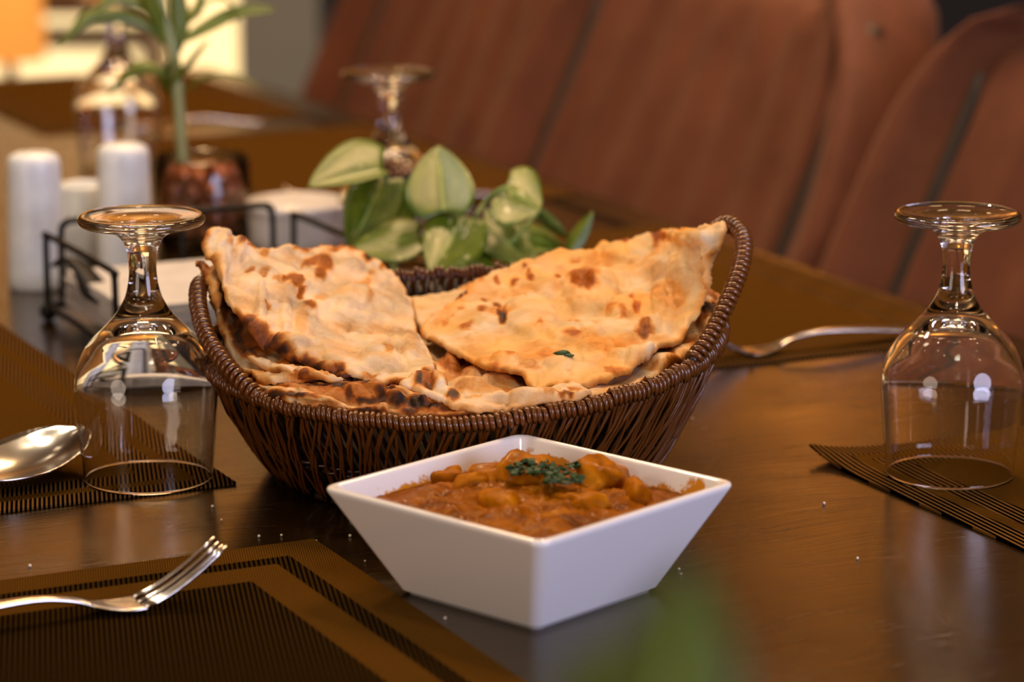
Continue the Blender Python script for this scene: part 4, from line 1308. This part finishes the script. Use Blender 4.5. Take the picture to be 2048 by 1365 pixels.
for pts in [[(953, 430, 1.87), (970, 405, 1.88), (990, 386, 1.88), (1012, 374, 1.88)], [(1028, 480, 1.87), (1045, 460, 1.88), (1062, 440, 1.89), (1078, 420, 1.90)], [(765, 340, 1.89), (776, 380, 1.89), (772, 430, 1.89), (770, 480, 1.89), (800, 560, 1.885)],
            [(888, 424, 1.86), (900, 470, 1.87), (905, 560, 1.885)], [(953, 430, 1.87), (930, 480, 1.875), (910, 560, 1.885)], [(1028, 480, 1.87), (980, 520, 1.875), (920, 570, 1.885)], [(838, 474, 1.855), (850, 510, 1.87), (880, 570, 1.885)], [(1138, 505, 1.89), (1060, 530, 1.88), (930, 575, 1.885)], [(768, 356, 1.90), (762, 400, 1.9), (790, 560, 1.885)]]:
    tube('petiole', smooth_path([PY(a, b, c) - po for a, b, c in pts], 6), 0.0014, M['stem'], pth, 8)

# ------------------------------------------------------------------ plant right under the lens
fp = Vector((0.020, 0.42, TZ))
fpl = empty('foreground_plant', fp, 0, 'blurred green leafy plant close to the camera at the bottom edge', 'plant')
lathe('pot', [(0.0, 0.0), (0.026, 0.0), (0.032, 0.050), (0.033, 0.060), (0.030, 0.060), (0.026, 0.050), (0.0, 0.048)], M['ceramic_mat'], fpl, 40)
Gf = leaf_mat('shaded_green_leaf', (0.040, 0.068, 0.006), (0.085, 0.11, 0.012), cream=(0.15, 0.22, 0.03), var=0.66)  # leaf green darkened to put the shade into its colour
heart((1290, 1700), (1385, 1130), 190, 170, 0.42, 0.44, .006, .0, Gf, fpl, fp)
heart((1180, 1700), (1170, 1280), 120, 120, 0.43, 0.45, .006, .0, Gf, fpl, fp)
tube('petiole', [PY(1270, 1640, 0.42) - fp, Vector((0.006, 0.0, 0.15)), Vector((0.004, 0, 0.05))], 0.0013, M['stem'], fpl)
tube('petiole', [PY(1180, 1660, 0.43) - fp, Vector((0.002, 0.006, 0.15)), Vector((0.0, 0, 0.05))], 0.0013, M['stem'], fpl)

# ------------------------------------------------------------------ chairs   local x = width, y = away from the table, z up
def chair_profile(z):          # y of the front of the backrest at height z
    t = (z - 0.45) / 0.5
    return 0.162 + 0.225 * t
def make_chair(label):
    e = empty('upholstered_chair', (0, 0, 0), 0, label, 'chair', 'brown chairs along the table')
    HW, Z0, Z1 = 0.338, 0.40, 0.915
    def shell(hw_, z0, z1, front, back, nx=36, nz=26, pleat=0.0, cr=0.13, wing=0.07, pillow=0.012):
        bm = bmesh.new()
        F = {}
        for side in (0, 1):
            for j in range(nz + 1):
                for i in range(nx + 1):
                    a = -1 + 2 * i / nx
                    b = j / nz
                    z = z0 + (z1 - z0) * b
                    # rounded upper corners
                    w = hw_
                    top = z1 - z
                    if top < cr: w = hw_ - cr + math.sqrt(max(0, cr * cr - (cr - top) ** 2))
                    x = a * w * (1 - (0.20 if a > 0 else 0.04) * max(0.0, (z - 0.70) / 0.2) ** 1.2)
                    y = chair_profile(z) - wing * abs(a) ** 5
                    ed = min(1 - abs(a), 1.0) * hw_
                    et = min(z1 - z, 0.2)
                    k = min(1, min(ed, et) / 0.035)
                    rnd_ = math.sqrt(max(0, 1 - (1 - k) ** 2))
                    if side == 0:
                        yy = y + front * (1 - rnd_) * 0.0 - pillow * rnd_
                        if pleat: yy += pleat * (0.5 - 0.5 * math.cos(a * math.pi * 6)) * rnd_ * min(1, b * 6)
                    else:
                        yy = y + back * rnd_
                    F[side, i, j] = bm.verts.new((x, yy + front, z))
        for side in (0, 1):
            for j in range(nz):
                for i in range(nx):
                    q = [F[side, i, j], F[side, i + 1, j], F[side, i + 1, j + 1], F[side, i, j + 1]]
                    bm.faces.new(q if side == 0 else q[::-1])
        for j in range(nz):
            for i in (0, nx):
                bm.faces.new([F[0, i, j], F[0, i, j + 1], F[1, i, j + 1], F[1, i, j]])
        for i in range(nx):
            bm.faces.new([F[0, i, nz], F[0, i + 1, nz], F[1, i + 1, nz], F[1, i, nz]])
            bm.faces.new([F[0, i, 0], F[1, i, 0], F[1, i + 1, 0], F[0, i + 1, 0]])
        bmesh.ops.remove_doubles(bm, verts=bm.verts, dist=1e-5)
        return bm
    bm_obj('backrest', shell(HW, Z0, Z1, 0.0, 0.075, pillow=0.030), M['suede'], e)
    bm_obj('back_cushion', shell(HW * 0.72, Z0 + 0.05, Z1 - 0.028, -0.036, 0.030, nx=70, pleat=0.005, cr=0.04, wing=0.012, pillow=0.012), M['suede'], e)
    for s in (-1, 1):
        pts = []
        for k in range(12):
            z = Z0 + 0.06 + (Z1 - 0.045 - Z0 - 0.06) * k / 11
            a = 0.74
            pts.append((s * HW * a, chair_profile(z) - 0.07 * a ** 5 - 0.029, z))
        tube('piping', pts, 0.009, M['piping'], e)
    box('seat', (-0.28, -0.22, 0.36), (0.28, 0.20, 0.47), M['suede'], e, 0.03, 4)
    for sx in (-1, 1):
        for y0, y1 in ((-0.22, -0.25), (0.20, 0.26)):
            tube('leg', [(sx * 0.24, y0, 0.37), (sx * 0.25, (y0 + y1) / 2, 0.18), (sx * 0.26, y1, 0.0)], [0.02, 0.017, 0.013], M['wood_leg'], e, 10)
    return e
def copy_tree(o, parent=None):
    c = o.copy()
    C.objects.link(c)
    if parent: c.parent = parent
    for ch in list(o.children): copy_tree(ch, c)
    return c
chs = [(3.17, 'farthest brown upholstered chair behind the upturned glass'), (2.485, 'brown chair with a pleated backrest behind the pothos and basket'), (1.80, 'brown upholstered chair behind the right glass'), (1.16, 'nearest brown chair beyond the right table edge')]
proto = make_chair(chs[0][1])
for i, (u, lab) in enumerate(chs[:3]):
    o = proto if i == 0 else copy_tree(proto)
    p = UV(u, 1.13 + (0.085 if i == 0 else 0.0))
    o.location = (p.x, p.y, 0)
    o.rotation_euler = (0, 0, TA - math.pi / 2 + R_(90))
    o.rotation_euler = (0, 0, -(math.pi / 2 - TA))
    o['label'] = lab

# ------------------------------------------------------------------ crumbs
vs, fs = [], []
for (px, py) in [(425, 1013), (443, 1040), (563, 1071), (518, 1073), (700, 1072), (702, 1038), (730, 1123), (1358, 1138), (1362, 1148), (890, 1237), (1648, 1007), (1715, 1117), (60, 1132), (1385, 838), (632, 1083)]:
    c = PZ(px, py, 0.0008)
    b0 = len(vs)
    s = random.uniform(.0005, .0009)
    vs += [c + v * s for v in iv]
    fs += [tuple(b0 + i for i in f) for f in iff]
o = mk('crumbs', vs, fs, M['crumb'])
o['kind'] = 'stuff'
tag(o, 'tiny pale bread crumbs scattered on the brown table', 'crumbs')
